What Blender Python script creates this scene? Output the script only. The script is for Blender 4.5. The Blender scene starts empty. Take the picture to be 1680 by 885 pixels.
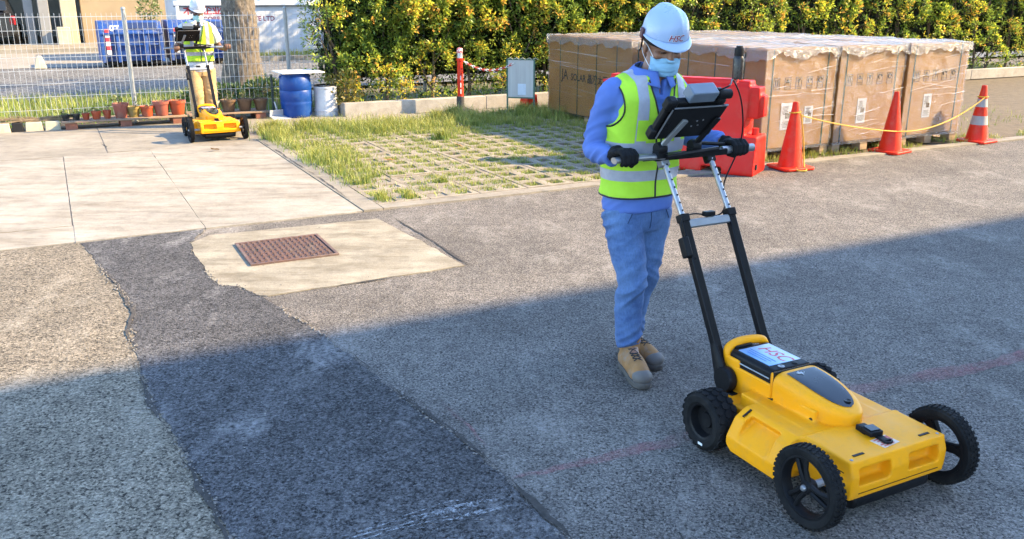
import bpy, bmesh, math, random
import numpy as np
from mathutils import Vector, Matrix, noise, Euler
from mathutils.bvhtree import BVHTree
R = math.radians
random.seed(7); RNG = np.random.default_rng(7)
scene = bpy.context.scene
C = scene.collection

# ------------------------------------------------------------------ camera
cam_d = bpy.data.cameras.new('camera'); cam = bpy.data.objects.new('camera', cam_d); C.objects.link(cam)
cam.location = (0, 0, 1.77)
cam.rotation_euler = (R(90) - math.atan(448 / 1450), 0, 0)
cam_d.sensor_width = 36; cam_d.lens = 36 * 1450 / 1680
cam_d.clip_start = .05; cam_d.clip_end = 800
scene.camera = cam
scene.render.resolution_x = 1024; scene.render.resolution_y = 539

# ------------------------------------------------------------------ sky, sun, exposure
SUN_AZ, SUN_EL = R(4), R(32)              # azimuth from +X
w = bpy.data.worlds.new('World'); scene.world = w; w.use_nodes = True
nt = w.node_tree; bg = nt.nodes['Background']
sky = nt.nodes.new('ShaderNodeTexSky'); sky.sky_type = 'NISHITA'; sky.sun_disc = False
sky.sun_elevation = SUN_EL; sky.sun_rotation = R(90) - SUN_AZ
sky.air_density = 1.0; sky.dust_density = .25; sky.ozone_density = 3.0
nt.links.new(sky.outputs[0], bg.inputs[0]); bg.inputs[1].default_value = .15
sun_d = bpy.data.lights.new('sun', 'SUN'); sun = bpy.data.objects.new('sun', sun_d); C.objects.link(sun)
sun_d.energy = 3.4; sun_d.angle = R(.55); sun_d.color = (1, .76, .43)
SD = Vector((math.cos(SUN_AZ) * math.cos(SUN_EL), math.sin(SUN_AZ) * math.cos(SUN_EL), math.sin(SUN_EL)))
sun.rotation_euler = SD.to_track_quat('Z', 'Y').to_euler(); sun.location = SD * 60
vs = scene.view_settings; vs.view_transform = 'Standard'; vs.look = 'None'; vs.gamma = 1; vs.exposure = 2.42
vs.use_curve_mapping = False

cy = scene.cycles; cy.use_adaptive_sampling = True; cy.adaptive_threshold = .02; cy.use_denoising = True; cy.max_bounces = 4; cy.diffuse_bounces = 2; cy.glossy_bounces = 2; cy.transmission_bounces = 2; cy.transparent_max_bounces = 8

# ------------------------------------------------------------------ helpers
SITE = R(27); CA, SA = math.cos(SITE), math.sin(SITE)     # the whole yard is laid out on axes u, v turned 27 degrees
def W(u, v, z=0): return Vector((u * CA - v * SA, u * SA + v * CA, z))

def tag(o, label=None, cat=None, group=None, kind=None):
    if label: o['label'] = label
    if cat: o['category'] = cat
    if group: o['group'] = group
    if kind: o['kind'] = kind
    return o

def empty(name, loc, rz=SITE, label=None, cat=None, group=None):
    o = bpy.data.objects.new(name, None); C.objects.link(o)
    o.empty_display_size = .1
    o.location = loc; o.rotation_euler = (0, 0, rz)
    return tag(o, label, cat, group)

def link(name, me, mat=None, parent=None):
    o = bpy.data.objects.new(name, me); C.objects.link(o)
    if mat: me.materials.clear(); me.materials.append(mat)
    if parent: o.parent = parent
    return o

class MB:
    """collects shapes; build() links them as one mesh object"""
    def __init__(s): s.v = []; s.f = []
    def add(s, vs, fs):
        b = len(s.v); s.v += [Vector(p) for p in vs]; s.f += [tuple(b + i for i in f) for f in fs]; return s
    def box(s, c, d, rot=None, taper=1):
        c = Vector(c); h = Vector(d) / 2; vs = []
        for z in (-1, 1):
            k = taper if z > 0 else 1
            for x, y in ((-1, -1), (1, -1), (1, 1), (-1, 1)):
                p = Vector((x * h.x * k, y * h.y * k, z * h.z))
                if rot is not None: p = rot @ p
                vs.append(c + p)
        return s.add(vs, [(3, 2, 1, 0), (4, 5, 6, 7), (0, 1, 5, 4), (1, 2, 6, 5), (2, 3, 7, 6), (3, 0, 4, 7)])
    def tube(s, pts, r, n=8, sx=1, sy=1, up=None, caps=True, closed=False):
        pts = [Vector(p) for p in pts]; N = len(pts)
        if not hasattr(r, '__len__'): r = [r] * N
        T = []
        for i in range(N):
            if closed: t = pts[(i + 1) % N] - pts[i - 1]
            else: t = pts[min(i + 1, N - 1)] - pts[max(i - 1, 0)]
            T.append(t.normalized())
        a = Vector(up) if up else (Vector((0, 0, 1)) if abs(T[0].z) < .9 else Vector((0, 1, 0)))
        b = len(s.v); vs = []
        nrm = (a - T[0] * a.dot(T[0])).normalized()
        for i in range(N):
            nrm = (nrm - T[i] * nrm.dot(T[i])).normalized(); bi = T[i].cross(nrm)
            for k in range(n):
                q = 2 * math.pi * k / n + math.pi / n
                vs.append(pts[i] + nrm * (math.cos(q) * r[i] * sx) + bi * (math.sin(q) * r[i] * sy))
        fs = []
        for i in range(N if closed else N - 1):
            j = (i + 1) % N
            for k in range(n):
                l = (k + 1) % n
                fs.append((i * n + k, i * n + l, j * n + l, j * n + k))
        if caps and not closed: fs += [tuple(range(n - 1, -1, -1)), tuple((N - 1) * n + k for k in range(n))]
        return s.add(vs, fs)
    def lathe(s, prof, n=24, M=None, closed=False):
        M = M or Matrix.Identity(4); vs = []; fs = []; N = len(prof)
        for (r, z) in prof:
            for k in range(n):
                q = 2 * math.pi * k / n; vs.append(M @ Vector((r * math.cos(q), r * math.sin(q), z)))
        for i in range(N if closed else N - 1):
            j = (i + 1) % N
            for k in range(n):
                l = (k + 1) % n; fs.append((i * n + k, i * n + l, j * n + l, j * n + k))
        if not closed: fs += [tuple(range(n - 1, -1, -1)), tuple((N - 1) * n + k for k in range(n))]
        return s.add(vs, fs)
    def prism(s, poly, z0, z1, M=None):
        n = len(poly); vs = [Vector((x, y, z0)) for x, y in poly] + [Vector((x, y, z1)) for x, y in poly]
        if M: vs = [M @ p for p in vs]
        return s.add(vs, [tuple(range(n - 1, -1, -1)), tuple(range(n, 2 * n))] + [(i, (i + 1) % n, n + (i + 1) % n, n + i) for i in range(n)])
    def grid(s, fn, nu, nv, wrap=False):
        vs = [fn(i / (nu if wrap else nu - 1), j / (nv - 1)) for j in range(nv) for i in range(nu)]
        fs = []
        for j in range(nv - 1):
            for i in range(nu if wrap else nu - 1):
                k = (i + 1) % nu; fs.append((j * nu + i, j * nu + k, (j + 1) * nu + k, (j + 1) * nu + i))
        return s.add(vs, fs)
    def ell(s, c, r, n=20, m=12, rot=None):
        c = Vector(c); vs = []; fs = []
        for j in range(1, m):
            t = math.pi * j / m
            for k in range(n):
                q = 2 * math.pi * k / n
                p = Vector((r[0] * math.sin(t) * math.cos(q), r[1] * math.sin(t) * math.sin(q), -r[2] * math.cos(t)))
                vs.append(c + (rot @ p if rot is not None else p))
        for j in range(m - 2):
            for k in range(n):
                l = (k + 1) % n; fs.append((j * n + k, j * n + l, (j + 1) * n + l, (j + 1) * n + k))
        p0 = Vector((0, 0, -r[2])); p1 = Vector((0, 0, r[2]))
        if rot is not None: p0 = rot @ p0; p1 = rot @ p1
        vs += [c + p0, c + p1]; a = len(vs) - 2
        for k in range(n):
            l = (k + 1) % n; fs.append((a, l, k)); fs.append((a + 1, (m - 2) * n + k, (m - 2) * n + l))
        return s.add(vs, fs)
    def xf(s, M): s.v = [M @ p for p in s.v]; return s
    def mesh(s, name='mesh', smooth=None):
        me = bpy.data.meshes.new(name); me.from_pydata([tuple(p) for p in s.v], [], s.f); me.update()
        if smooth is not None: shade(me, smooth)
        return me
    def build(s, name, mat, parent=None, smooth=None, bevel=None, seg=2):
        o = link(name, s.mesh(name, smooth), mat, parent)
        if bevel:
            m = o.modifiers.new('bevel', 'BEVEL'); m.width = bevel; m.segments = seg; m.limit_method = 'ANGLE'; m.angle_limit = R(35)
            shade(o.data, 40)
        return o

def shade(me, ang=40):
    me.polygons.foreach_set('use_smooth', [True] * len(me.polygons)); me.set_sharp_from_angle(angle=R(ang))

def evalmesh(o):
    dg = bpy.context.evaluated_depsgraph_get(); me = bpy.data.meshes.new_from_object(o.evaluated_get(dg)); return me

def outward(me):
    bm = bmesh.new(); bm.from_mesh(me); bmesh.ops.recalc_face_normals(bm, faces=bm.faces[:]); bm.to_mesh(me); bm.free(); return me

def fuse(mb, voxel, smooth=4, cut=None, fac=.5):
    """one continuous skin round overlapping shapes (voxel remesh), cutters taken away, edges softened"""
    o = link('tmp', outward(mb.mesh('tmp')))
    m = o.modifiers.new('r', 'REMESH'); m.mode = 'VOXEL'; m.voxel_size = voxel
    co = None
    if cut:
        co = link('tmpc', outward(cut.mesh('tmpc'))); rc_ = co.modifiers.new('r', 'REMESH'); rc_.mode = 'VOXEL'; rc_.voxel_size = voxel * 1.1
        b = o.modifiers.new('b', 'BOOLEAN'); b.object = co; b.operation = 'DIFFERENCE'; b.solver = 'MANIFOLD'
        m2 = o.modifiers.new('r2', 'REMESH'); m2.mode = 'VOXEL'; m2.voxel_size = voxel
    if smooth:
        sm = o.modifiers.new('s', 'SMOOTH'); sm.iterations = smooth; sm.factor = fac
    me = evalmesh(o)
    for t in (o, co):
        if t: d = t.data; bpy.data.objects.remove(t); bpy.data.meshes.remove(d)
    me.polygons.foreach_set('use_smooth', [True] * len(me.polygons))
    return me

def displace(me, fn):
    n = [v.normal.copy() for v in me.vertices]
    for v, nn in zip(me.vertices, n): v.co = v.co + nn * fn(v.co, nn)
    me.update()

def bvh(me): return BVHTree.FromPolygons([v.co for v in me.vertices], [tuple(p.vertices) for p in me.polygons])

def text_mb(s, size, M, align='LEFT', depth=0, shear=0, bold=0):
    cu = bpy.data.curves.new('t', 'FONT'); cu.body = s; cu.size = size; cu.align_x = align; cu.extrude = depth; cu.shear = shear; cu.offset = bold
    cu.resolution_u = 3
    o = bpy.data.objects.new('t', cu); C.objects.link(o)
    me = evalmesh(o)
    mb = MB(); mb.add([M @ v.co for v in me.vertices], [tuple(p.vertices) for p in me.polygons])
    bpy.data.objects.remove(o); bpy.data.curves.remove(cu); bpy.data.meshes.remove(me)
    return mb

def copy_tree(o, parent=None):
    c = o.copy(); C.objects.link(c); c.parent = parent
    for ch in list(o.children): copy_tree(ch, c)
    return c

def catmull(pts, k=6):
    pts = [Vector(p) for p in pts]; out = []
    P = [pts[0] * 2 - pts[1]] + pts + [pts[-1] * 2 - pts[-2]]
    for i in range(1, len(P) - 2):
        for j in range(k):
            t = j / k; a, b, c, d = P[i - 1:i + 3]
            out.append(.5 * ((2 * b) + (c - a) * t + (2 * a - 5 * b + 4 * c - d) * t * t + (3 * b - a - 3 * c + d) * t ** 3))
    return out + [pts[-1]]

def lerp(tab, x):
    if x <= tab[0][0]: return tab[0][1:]
    for a, b in zip(tab, tab[1:]):
        if x <= b[0]:
            t = (x - a[0]) / (b[0] - a[0]); t = t * t * (3 - 2 * t) * .5 + t * .5
            return tuple(p + (q - p) * t for p, q in zip(a[1:], b[1:]))
    return tab[-1][1:]

# ------------------------------------------------------------------ materials
class NT:
    def __init__(s, name):
        s.m = bpy.data.materials.new(name); s.m.use_nodes = True; s.t = s.m.node_tree
        s.b = s.t.nodes['Principled BSDF']; s.out = s.t.nodes['Material Output']
        s.tc = s.t.nodes.new('ShaderNodeTexCoord').outputs['Object']
    def n(s, ty, **kw):
        nd = s.t.nodes.new('ShaderNode' + ty)
        for k, v in kw.items():
            if k.startswith('_'): setattr(nd, k[1:], v)
            else: s.set(nd.inputs[k.replace('__', ' ')], v)
        return nd
    def set(s, sock, v):
        if isinstance(v, bpy.types.NodeSocket): s.t.links.new(v, sock)
        else:
            if sock.type == 'RGBA' and len(v) == 3: v = (*v, 1)
            sock.default_value = v
    def noise(s, scale, detail=4, rough=.55, vec=None, dist=0):
        return s.n('TexNoise', Vector=vec or s.tc, Scale=scale, Detail=detail, Roughness=rough, Distortion=dist).outputs['Fac']
    def ramp(s, fac, stops, interp='LINEAR'):
        nd = s.t.nodes.new('ShaderNodeValToRGB'); s.set(nd.inputs[0], fac); cr = nd.color_ramp; cr.interpolation = interp
        while len(cr.elements) < len(stops): cr.elements.new(.5)
        for e, (p, c) in zip(cr.elements, stops):
            e.position = p; e.color = (*c, 1) if hasattr(c, '__len__') else (c, c, c, 1)
        return nd.outputs[0]
    def mix(s, a, b, fac=.5, mode='MIX'):
        nd = s.t.nodes.new('ShaderNodeMix'); nd.data_type = 'RGBA'; nd.blend_type = mode
        s.set(nd.inputs[0], fac); s.set(nd.inputs[6], a); s.set(nd.inputs[7], b); return nd.outputs[2]
    def math(s, op, a, b=0.):
        nd = s.t.nodes.new('ShaderNodeMath'); nd.operation = op; s.set(nd.inputs[0], a); s.set(nd.inputs[1], b); return nd.outputs[0]
    def map(s, scale=(1, 1, 1), rot=(0, 0, 0)):
        return s.n('Mapping', Vector=s.tc, Scale=scale, Rotation=rot).outputs[0]
    def bump(s, h, strength=.3, dist=.005, prev=None):
        nd = s.n('Bump', Height=h, Strength=strength, Distance=dist)
        if prev is not None: s.set(nd.inputs['Normal'], prev)
        return nd.outputs[0]
    def fin(s, col=None, rough=None, metal=None, nrm=None, **kw):
        b = s.b.inputs
        for k, v in (('Base Color', col), ('Roughness', rough), ('Metallic', metal), ('Normal', nrm)):
            if v is not None: s.set(b[k], v)
        for k, v in kw.items(): s.set(b[k.replace('__', ' ')], v)
        return s.m

MATS = {}
def pmat(name, c1, c2=None, scale=6, rough=.6, metal=0, bump=0, bscale=60, bdist=.003, lo=.35, hi=.65, stretch=None, rvar=.1, dirt=None, dscale=3, **kw):
    if name in MATS: return MATS[name]
    t = NT(name); vec = t.map(stretch) if stretch else t.tc
    c2 = c2 or tuple(x * .82 for x in c1)
    f = t.noise(scale, 5, .6, vec)
    col = t.ramp(f, [(lo, c1), (hi, c2)])
    if dirt:
        d = t.ramp(t.noise(dscale, 7, .68), [(.5, 0.), (.72, .75)]); col = t.mix(col, dirt, d)
    rg = t.ramp(t.noise(scale * 2.3, 4, .6), [(.3, max(.02, rough - rvar)), (.7, min(1, rough + rvar))])
    nrm = t.bump(t.noise(bscale, 4, .6, vec), bump, bdist) if bump else None
    MATS[name] = t.fin(col, rg, metal, nrm, **kw); return MATS[name]

def leafmat(name, rough=.45, trans=.35):
    if name in MATS: return MATS[name]
    t = NT(name)
    a = t.n('VertexColor', _layer_name='Col').outputs[0]
    t.fin(a, rough, 0, None)
    tr = t.n('BsdfTranslucent', Color=a).outputs[0]
    mx = t.t.nodes.new('ShaderNodeMixShader'); mx.inputs[0].default_value = trans
    t.t.links.new(t.b.outputs[0], mx.inputs[1]); t.t.links.new(tr, mx.inputs[2]); t.t.links.new(mx.outputs[0], t.out.inputs[0])
    MATS[name] = t.m; return t.m

def quick_mesh(name, V, F, col=None):
    """numpy arrays -> mesh; F is (n,3) or (n,4); col per vertex"""
    me = bpy.data.meshes.new(name); V = np.asarray(V, np.float32); F = np.asarray(F, np.int32); k = F.shape[1]
    me.vertices.add(len(V)); me.vertices.foreach_set('co', V.ravel())
    me.loops.add(F.size); me.loops.foreach_set('vertex_index', F.ravel())
    me.polygons.add(len(F)); me.polygons.foreach_set('loop_start', np.arange(len(F), dtype=np.int32) * k)
    me.update(calc_edges=True)
    if col is not None:
        a = me.attributes.new('Col', 'FLOAT_COLOR', 'POINT')
        c4 = np.ones((len(V), 4), np.float32); c4[:, :3] = col; a.data.foreach_set('color', c4.ravel())
    return me

def leaves(name, pos, direc, size, col, wid=.4, fold=.25, droop=0., face=None, spread=.6):
    """one folded leaf (4 corners, 2 triangles) at each pos pointing along direc"""
    n = len(pos); d = direc / np.linalg.norm(direc, axis=1, keepdims=True)
    r = RNG.normal(size=(n, 3))
    if face is not None: f_ = np.asarray(face) + r * spread; r = np.cross(f_, d) + 1e-6; r = np.cross(d, r); s = np.cross(d, r); s = np.where(np.isfinite(s), s, 1.)
    else: s = np.cross(d, r)
    s = s + 0; s /= np.linalg.norm(s, axis=1, keepdims=True)
    nn = np.cross(s, d); L = np.asarray(size).reshape(-1, 1); wd = L * wid * .5
    mid = pos + d * L * .45
    V = np.stack([pos, mid + s * wd + nn * wd * fold, pos + d * L - nn * L * droop, mid - s * wd + nn * wd * fold], 1).reshape(-1, 3)
    b = np.arange(n)[:, None] * 4
    F = np.concatenate([b + [0, 1, 2], b + [0, 2, 3]], 1).reshape(-1, 3)
    return quick_mesh(name, V, F, np.repeat(col, 4, 0))

def blades(name, base, height, lean, width, col, tipcol=None):
    """grass blades: base L/R, mid L/R, tip"""
    n = len(base); a = RNG.uniform(0, 2 * np.pi, n); s = np.stack([np.cos(a), np.sin(a), 0 * a], 1) * np.asarray(width).reshape(-1, 1) * .5
    up = np.zeros((n, 3)); up[:, 2] = 1; h = np.asarray(height).reshape(-1, 1)
    mid = base + up * h * .55 + lean * h * .3; tip = base + up * h * .92 + lean * h
    V = np.stack([base - s, base + s, mid + s * .8, mid - s * .8, tip], 1).reshape(-1, 3)
    b = np.arange(n)[:, None] * 5
    F = np.concatenate([b + [0, 1, 2], b + [0, 2, 3], b + [3, 2, 4]], 1).reshape(-1, 3)
    c = np.repeat(col, 5, 0)
    if tipcol is not None: c.reshape(n, 5, 3)[:, 4] = tipcol; c.reshape(n, 5, 3)[:, 2:4] = (col * .6 + tipcol * .4)[:, None]
    return quick_mesh(name, V, F, c)
def Wn(uvz):
    uvz = np.asarray(uvz, float); o = uvz.copy(); o[:, 0] = uvz[:, 0] * CA - uvz[:, 1] * SA; o[:, 1] = uvz[:, 0] * SA + uvz[:, 1] * CA; return o
# ================================================================== THE SETTING
def asphalt(name, dark, light, scuff=(.3, .3, .3), scuff_amt=.35, vs=125, contrast=1.0, blotch=.75, bumpd=.006):
    t = NT(name)
    vo = t.n('TexVoronoi', Vector=t.tc, Scale=vs, Randomness=1.0)
    sep = t.n('SeparateColor', Color=vo.outputs['Color'])
    mid = tuple(a * .45 + b * .55 for a, b in zip(dark, light))
    fine = t.noise(vs * .8, 3, .85)
    stone = t.ramp(fine, [(.30, dark), (.46, mid), (.60, light), (.76, tuple(min(.8, x * 1.45) for x in light))])
    cell = t.ramp(sep.outputs[0], [(0., .5), (.5, 1.), (1., 1.42)]); col = t.mix(stone, cell, 1.0, 'MULTIPLY')
    pit = t.ramp(t.noise(vs * .6, 2, .7), [(.36, .14), (.46, 1.)]); col = t.mix(col, pit, 1.0, 'MULTIPLY')
    med = t.ramp(t.noise(11, 6, .72), [(.3, .74), (.5, 1.), (.72, 1.26)]); col = t.mix(col, med, 1.0, 'MULTIPLY')
    big = t.ramp(t.noise(.9, 5, .62), [(.32, blotch), (.7, 1.2)]); col = t.mix(col, big, 1.0, 'MULTIPLY')
    sc = t.math('MULTIPLY', t.ramp(t.noise(2.3, 7, .74, t.map((1, .5, 1), (0, 0, .5))), [(.52, 0.), (.68, 1.)]), scuff_amt)
    sc = t.math('MULTIPLY', sc, t.ramp(t.noise(34, 4, .8), [(.40, .05), (.58, 1.)]))
    col = t.mix(col, scuff, sc)
    h = t.math('ADD', t.math('MULTIPLY', vo.outputs['Distance'], -.8), t.math('MULTIPLY', fine, 1.2))
    n1 = t.bump(h, .7, bumpd)
    n2 = t.bump(t.noise(2.2, 3, .5), .5, .03, n1)
    return t.fin(col, .9, 0, n2, Specular__IOR__Level=.22)

def concrete(name, c1, c2, stain, scale=1.6, st=.5, bump=.35, fine=1.0):
    t = NT(name)
    col = t.ramp(t.noise(scale, 7, .65), [(.3, c1), (.7, c2)])
    streak = t.ramp(t.noise(2.6, 7, .7, t.map((.5, 2.2, 1), (0, 0, -SITE))), [(.46, 0.), (.72, st)])
    col = t.mix(col, stain, streak)
    wide = t.ramp(t.noise(.75, 6, .7), [(.3, .80), (.5, 1.), (.7, 1.13)]); col = t.mix(col, wide, 1., 'MULTIPLY')
    mot = t.ramp(t.noise(7, 7, .75), [(.28, .76), (.5, 1.), (.74, 1.16)]); col = t.mix(col, mot, 1., 'MULTIPLY')
    spot = t.ramp(t.noise(23, 5, .8), [(.68, 0.), (.78, .55)]); col = t.mix(col, stain, spot)
    speck = t.ramp(t.noise(110, 3, .8), [(.3, .74), (.7, 1.18)]); col = t.mix(col, speck, fine, 'MULTIPLY')
    n1 = t.bump(t.noise(70, 5, .7), bump, .004); n2 = t.bump(t.noise(6, 5, .6), .4, .012, n1)
    return t.fin(col, .86, 0, n2, Specular__IOR__Level=.3)

M_road = asphalt('road_asphalt', (.045, .040, .036), (.205, .182, .158), (.35, .318, .278), .7)
M_old = asphalt('worn_road_surface', (.075, .062, .046), (.255, .214, .158), (.37, .325, .255), .8, vs=105, blotch=.7)
M_patch = asphalt('trench_asphalt', (.017, .0165, .0175), (.118, .113, .113), (.30, .285, .275), .9, vs=110, blotch=.7, bumpd=.009)
M_slab = concrete('driveway_concrete', (.25, .222, .178), (.335, .303, .253), (.16, .13, .09), 1.3, .9)
M_apron = concrete('yard_concrete', (.21, .183, .142), (.29, .26, .212), (.145, .12, .088), 1.8, .55)
M_surr = concrete('manhole_concrete', (.215, .184, .132), (.325, .29, .222), (.125, .10, .064), 4, .9, bump=.6)
M_paver = concrete('paver_concrete', (.21, .175, .125), (.30, .255, .195), (.12, .097, .063), 3, .6)
M_kerb = concrete('kerb_concrete', (.34, .305, .255), (.41, .375, .32), (.2, .165, .12), 2, .45)
M_soil = pmat('soil', (.085, .062, .038), (.14, .105, .062), scale=9, rough=.95, bump=.8, bscale=40, bdist=.02)
M_farroad = asphalt('far_road_asphalt', (.10, .096, .09), (.19, .182, .17), (.24, .225, .2), .4, vs=30)
M_crack = pmat('crack_dirt', (.02, .018, .016), (.06, .05, .042), scale=30, rough=1, bump=.6, bscale=90)
M_grass = leafmat('grass_blades', .5, .3)

def sheet(name, poly, z, mat, kind='structure', parent=None, sub=None):
    """flat sheet from (u, v) outline"""
    me = bpy.data.meshes.new(name); bm = bmesh.new()
    f = bm.faces.new([bm.verts.new(W(u, v, z)) for u, v in poly]); bmesh.ops.triangulate(bm, faces=[f]); bm.to_mesh(me); bm.free()
    o = link(name, me, mat, parent)
    if kind and not parent: tag(o, kind=kind)
    return o
def rect(u0, u1, v0, v1): return [(u0, v0), (u1, v0), (u1, v1), (u0, v1)]
def rough_line(pts, amp, step=.02, f=14, seed=0):
    """resample a polyline and fray it sideways"""
    out = []; 
    for a, b in zip(pts, pts[1:]):
        a, b = Vector((*a, 0)), Vector((*b, 0)); L = (b - a).length; n = max(1, int(L / step)); d = (b - a) / max(L, 1e-6); nn = Vector((-d.y, d.x, 0))
        for i in range(n):
            p = a + (b - a) * i / n
            k = noise.noise(Vector((p.x * f, p.y * f, seed))) * amp + noise.noise(Vector((p.x * f * 4, p.y * f * 4, seed + 5))) * amp * .45
            p = p + nn * k; out.append((p.x, p.y))
    return out + [pts[-1]]
def raised(name, poly, z0, z1, mat, parent=None, bev=.006):
    m = MB(); n = len(poly)
    vs = [W(u, v, z0) for u, v in poly] + [W(u, v, z1) for u, v in poly]
    m.add(vs, [tuple(range(n, 2 * n))] + [(i, (i + 1) % n, n + (i + 1) % n, n + i) for i in range(n)])
    o = m.build(name, mat, parent, bevel=bev)
    return o
def strip_crack(name, pts, wd, z, mat, parent, seed=1, vary=1.7):
    c = rough_line(pts, wd * 1.3 * min(1, vary), .025, 9, seed); L, Rr = [], []
    for i, p in enumerate(c):
        a = c[max(i - 1, 0)]; b = c[min(i + 1, len(c) - 1)]; d = Vector((b[0] - a[0], b[1] - a[1])); d.normalize() if d.length > 0 else None
        k = wd * max(.08, (.5 if vary > 1 else .85) + vary * noise.noise(Vector((p[0] * 3.1, p[1] * 3.1, seed + 3)))) * min(1, 4 * min(i, len(c) - 1 - i) / len(c) + .15)
        L.append(W(p[0] - d.y * k, p[1] + d.x * k, z)); Rr.append(W(p[0] + d.y * k, p[1] - d.x * k, z))
    m = MB(); n = len(L); m.add(L + Rr, [(i, i + 1, n + i + 1, n + i) for i in range(n - 1)])
    return m.build(name, mat, parent)

ground = sheet('ground', rect(-260, 260, -200, 320), -.05, M_soil)
road = sheet('road', rect(-60, 80, -6, 7.2), 0, M_road)
# older, paler road surface left of the trench
PL = [(.03, 7.153), (.116, 6.41), (.197, 5.922), (.244, 5.324), (.193, 5.02), (.189, 4.679), (.196, 4.331), (.203, 3.989), (.239, 3.737), (.265, 3.456), (.298, 3.201), (.308, 3.052), (.321, 2.869), (.329, 2.762), (.356, 2.473), (.37, 1.2), (.4, -.6)]
PR = [(.922, 7.166), (.75, 6.786), (.726, 6.432), (.746, 6.089), (.731, 5.866), (.77, 5.63), (.869, 5.552), (.931, 5.385), (.983, 5.19), (1.05, 4.856), (1.117, 4.549), (1.154, 4.234), (1.194, 3.947), (1.218, 3.654), (1.253, 3.351), (1.301, 3.121), (1.322, 2.862), (1.335, 2.672), (1.338, 2.527), (1.341, 2.349), (1.343, 2.246), (1.347, 1.968), (1.35, .8), (1.36, -.6)]
pl = rough_line(PL, .028, .02, 9, 1); pr = rough_line(PR, .022, .02, 9, 2)
worn = sheet('worn_road', [(-5.5, 7.16), (.06, 7.16)] + pl[1:] + [(-5.5, -.6)], .004, M_old)
patch = raised('trench_patch', list(reversed(pl)) + list(pr), -.01, .007, M_patch, None, None); tag(patch, kind='structure')
strip_crack('crack', [(p[0] - .012, p[1]) for p in PL[1:]], .012, .0115, M_crack, patch, seed=4)
strip_crack('crack', [(p[0] + .014, p[1]) for p in PR[9:]], .010, .012, M_crack, patch, seed=9)
for i, (a, b) in enumerate([((.55, 4.35), (.62, 4.1)), ((.9, 4.62), (1.02, 4.25))]): strip_crack('crack', [a, b], .005, .012, M_crack, patch, seed=20 + i)
# crumbs of stone broken out along the trench edges, and grit lying about
def pebbles(name, pos, size, mat, label):
    n = len(pos); pos = np.asarray(pos, float); size = np.asarray(size).reshape(-1, 1, 1)
    oc = np.array([[1, 0, 0], [-1, 0, 0], [0, 1, 0], [0, -1, 0], [0, 0, 1], [0, 0, -1]], float); F = np.array([[0, 2, 4], [2, 1, 4], [1, 3, 4], [3, 0, 4], [2, 0, 5], [1, 2, 5], [3, 1, 5], [0, 3, 5]])
    q = oc[None] * RNG.uniform(.55, 1.25, (n, 6, 1)); q[:, :, 2] *= .6; a = RNG.uniform(0, 6.283, n); ca, sa = np.cos(a)[:, None], np.sin(a)[:, None]
    V = np.stack([q[:, :, 0] * ca - q[:, :, 1] * sa, q[:, :, 0] * sa + q[:, :, 1] * ca, q[:, :, 2]], 2) * size + Wn(pos)[:, None]
    Fa = (np.arange(n)[:, None, None] * 6 + F[None]).reshape(-1, 3); o = link(name, quick_mesh(name, V.reshape(-1, 3), Fa), mat); tag(o, label, 'gravel', kind='stuff'); return o
pp_, ss_ = [], []
for line, sd in ((pl, -1), (pr, 1)):
    for k in range(900):
        p = random.choice(line)
        if noise.noise(Vector((p[0] * 2, p[1] * 2.2, 77))) < -.12: continue
        pp_.append((p[0] + sd * abs(random.gauss(0, .02)) - sd * .012, p[1] + random.gauss(0, .01), .010)); ss_.append(random.uniform(.003, .009))
for k in range(1500):
    pp_.append((random.uniform(-3, 9), random.uniform(.6, 7.15), .009)); ss_.append(random.uniform(.0025, .006))
pebbles('loose_gravel', pp_, ss_, pmat('gravel_stone', (.10, .092, .085), (.30, .275, .245), scale=45, rough=.9), 'loose stone crumbs along the edges of the dark trench patch')
# pale scrape marks on the trench surface
t = NT('scrape_marks'); mk = t.ramp(t.noise(60, 6, .8, t.map((1, 1, 1))), [(.46, 0.), (.6, .62)]); t.fin((.42, .42, .43), .9); tr = t.n('BsdfTransparent').outputs[0]
mx = t.t.nodes.new('ShaderNodeMixShader'); t.set(mx.inputs[0], mk); t.t.links.new(tr, mx.inputs[1]); t.t.links.new(t.b.outputs[0], mx.inputs[2]); t.t.links.new(mx.outputs[0], t.out.inputs[0]); M_scrape = t.m
for i, (a, b, wd) in enumerate([((.70, 2.60), (1.16, 2.62), .012), ((.62, 2.565), (1.32, 2.557), .012), ((.7, 2.515), (1.29, 2.506), .013), ((.62, 2.54), (1.18, 2.53), .007), ((.6, 2.48), (1.1, 2.475), .010), ((.66, 2.585), (1.2, 2.578), .008)]):
    strip_crack('scrape_mark', [a, ((a[0] + b[0]) / 2, (a[1] + b[1]) / 2 + .006), b], wd, .0115 + .0006 * i, M_scrape, patch, seed=30 + i)
# manhole surround
MS = rough_line([(.922, 6.956), (1.549, 6.912), (2.241, 6.877)], .012, .03, 8, 3) + rough_line([(2.255, 6.84), (2.317, 5.949), (2.345, 5.322)], .012, .03, 8, 4) + rough_line([(2.345, 5.322), (1.635, 5.303), (1.003, 5.282)], .012, .03, 8, 5)
left = [(.955, 5.32), (.931, 5.40), (.87, 5.565), (.772, 5.645), (.735, 5.87), (.75, 6.09), (.732, 6.43), (.755, 6.78)]
hole = (1.02, 1.665, 5.97, 6.56)
surr = raised('manhole_surround', list(reversed(MS + rough_line(left, .012, .02, 9, 6))), -.01, .0065, M_surr, None, None); tag(surr, kind='structure')
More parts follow.
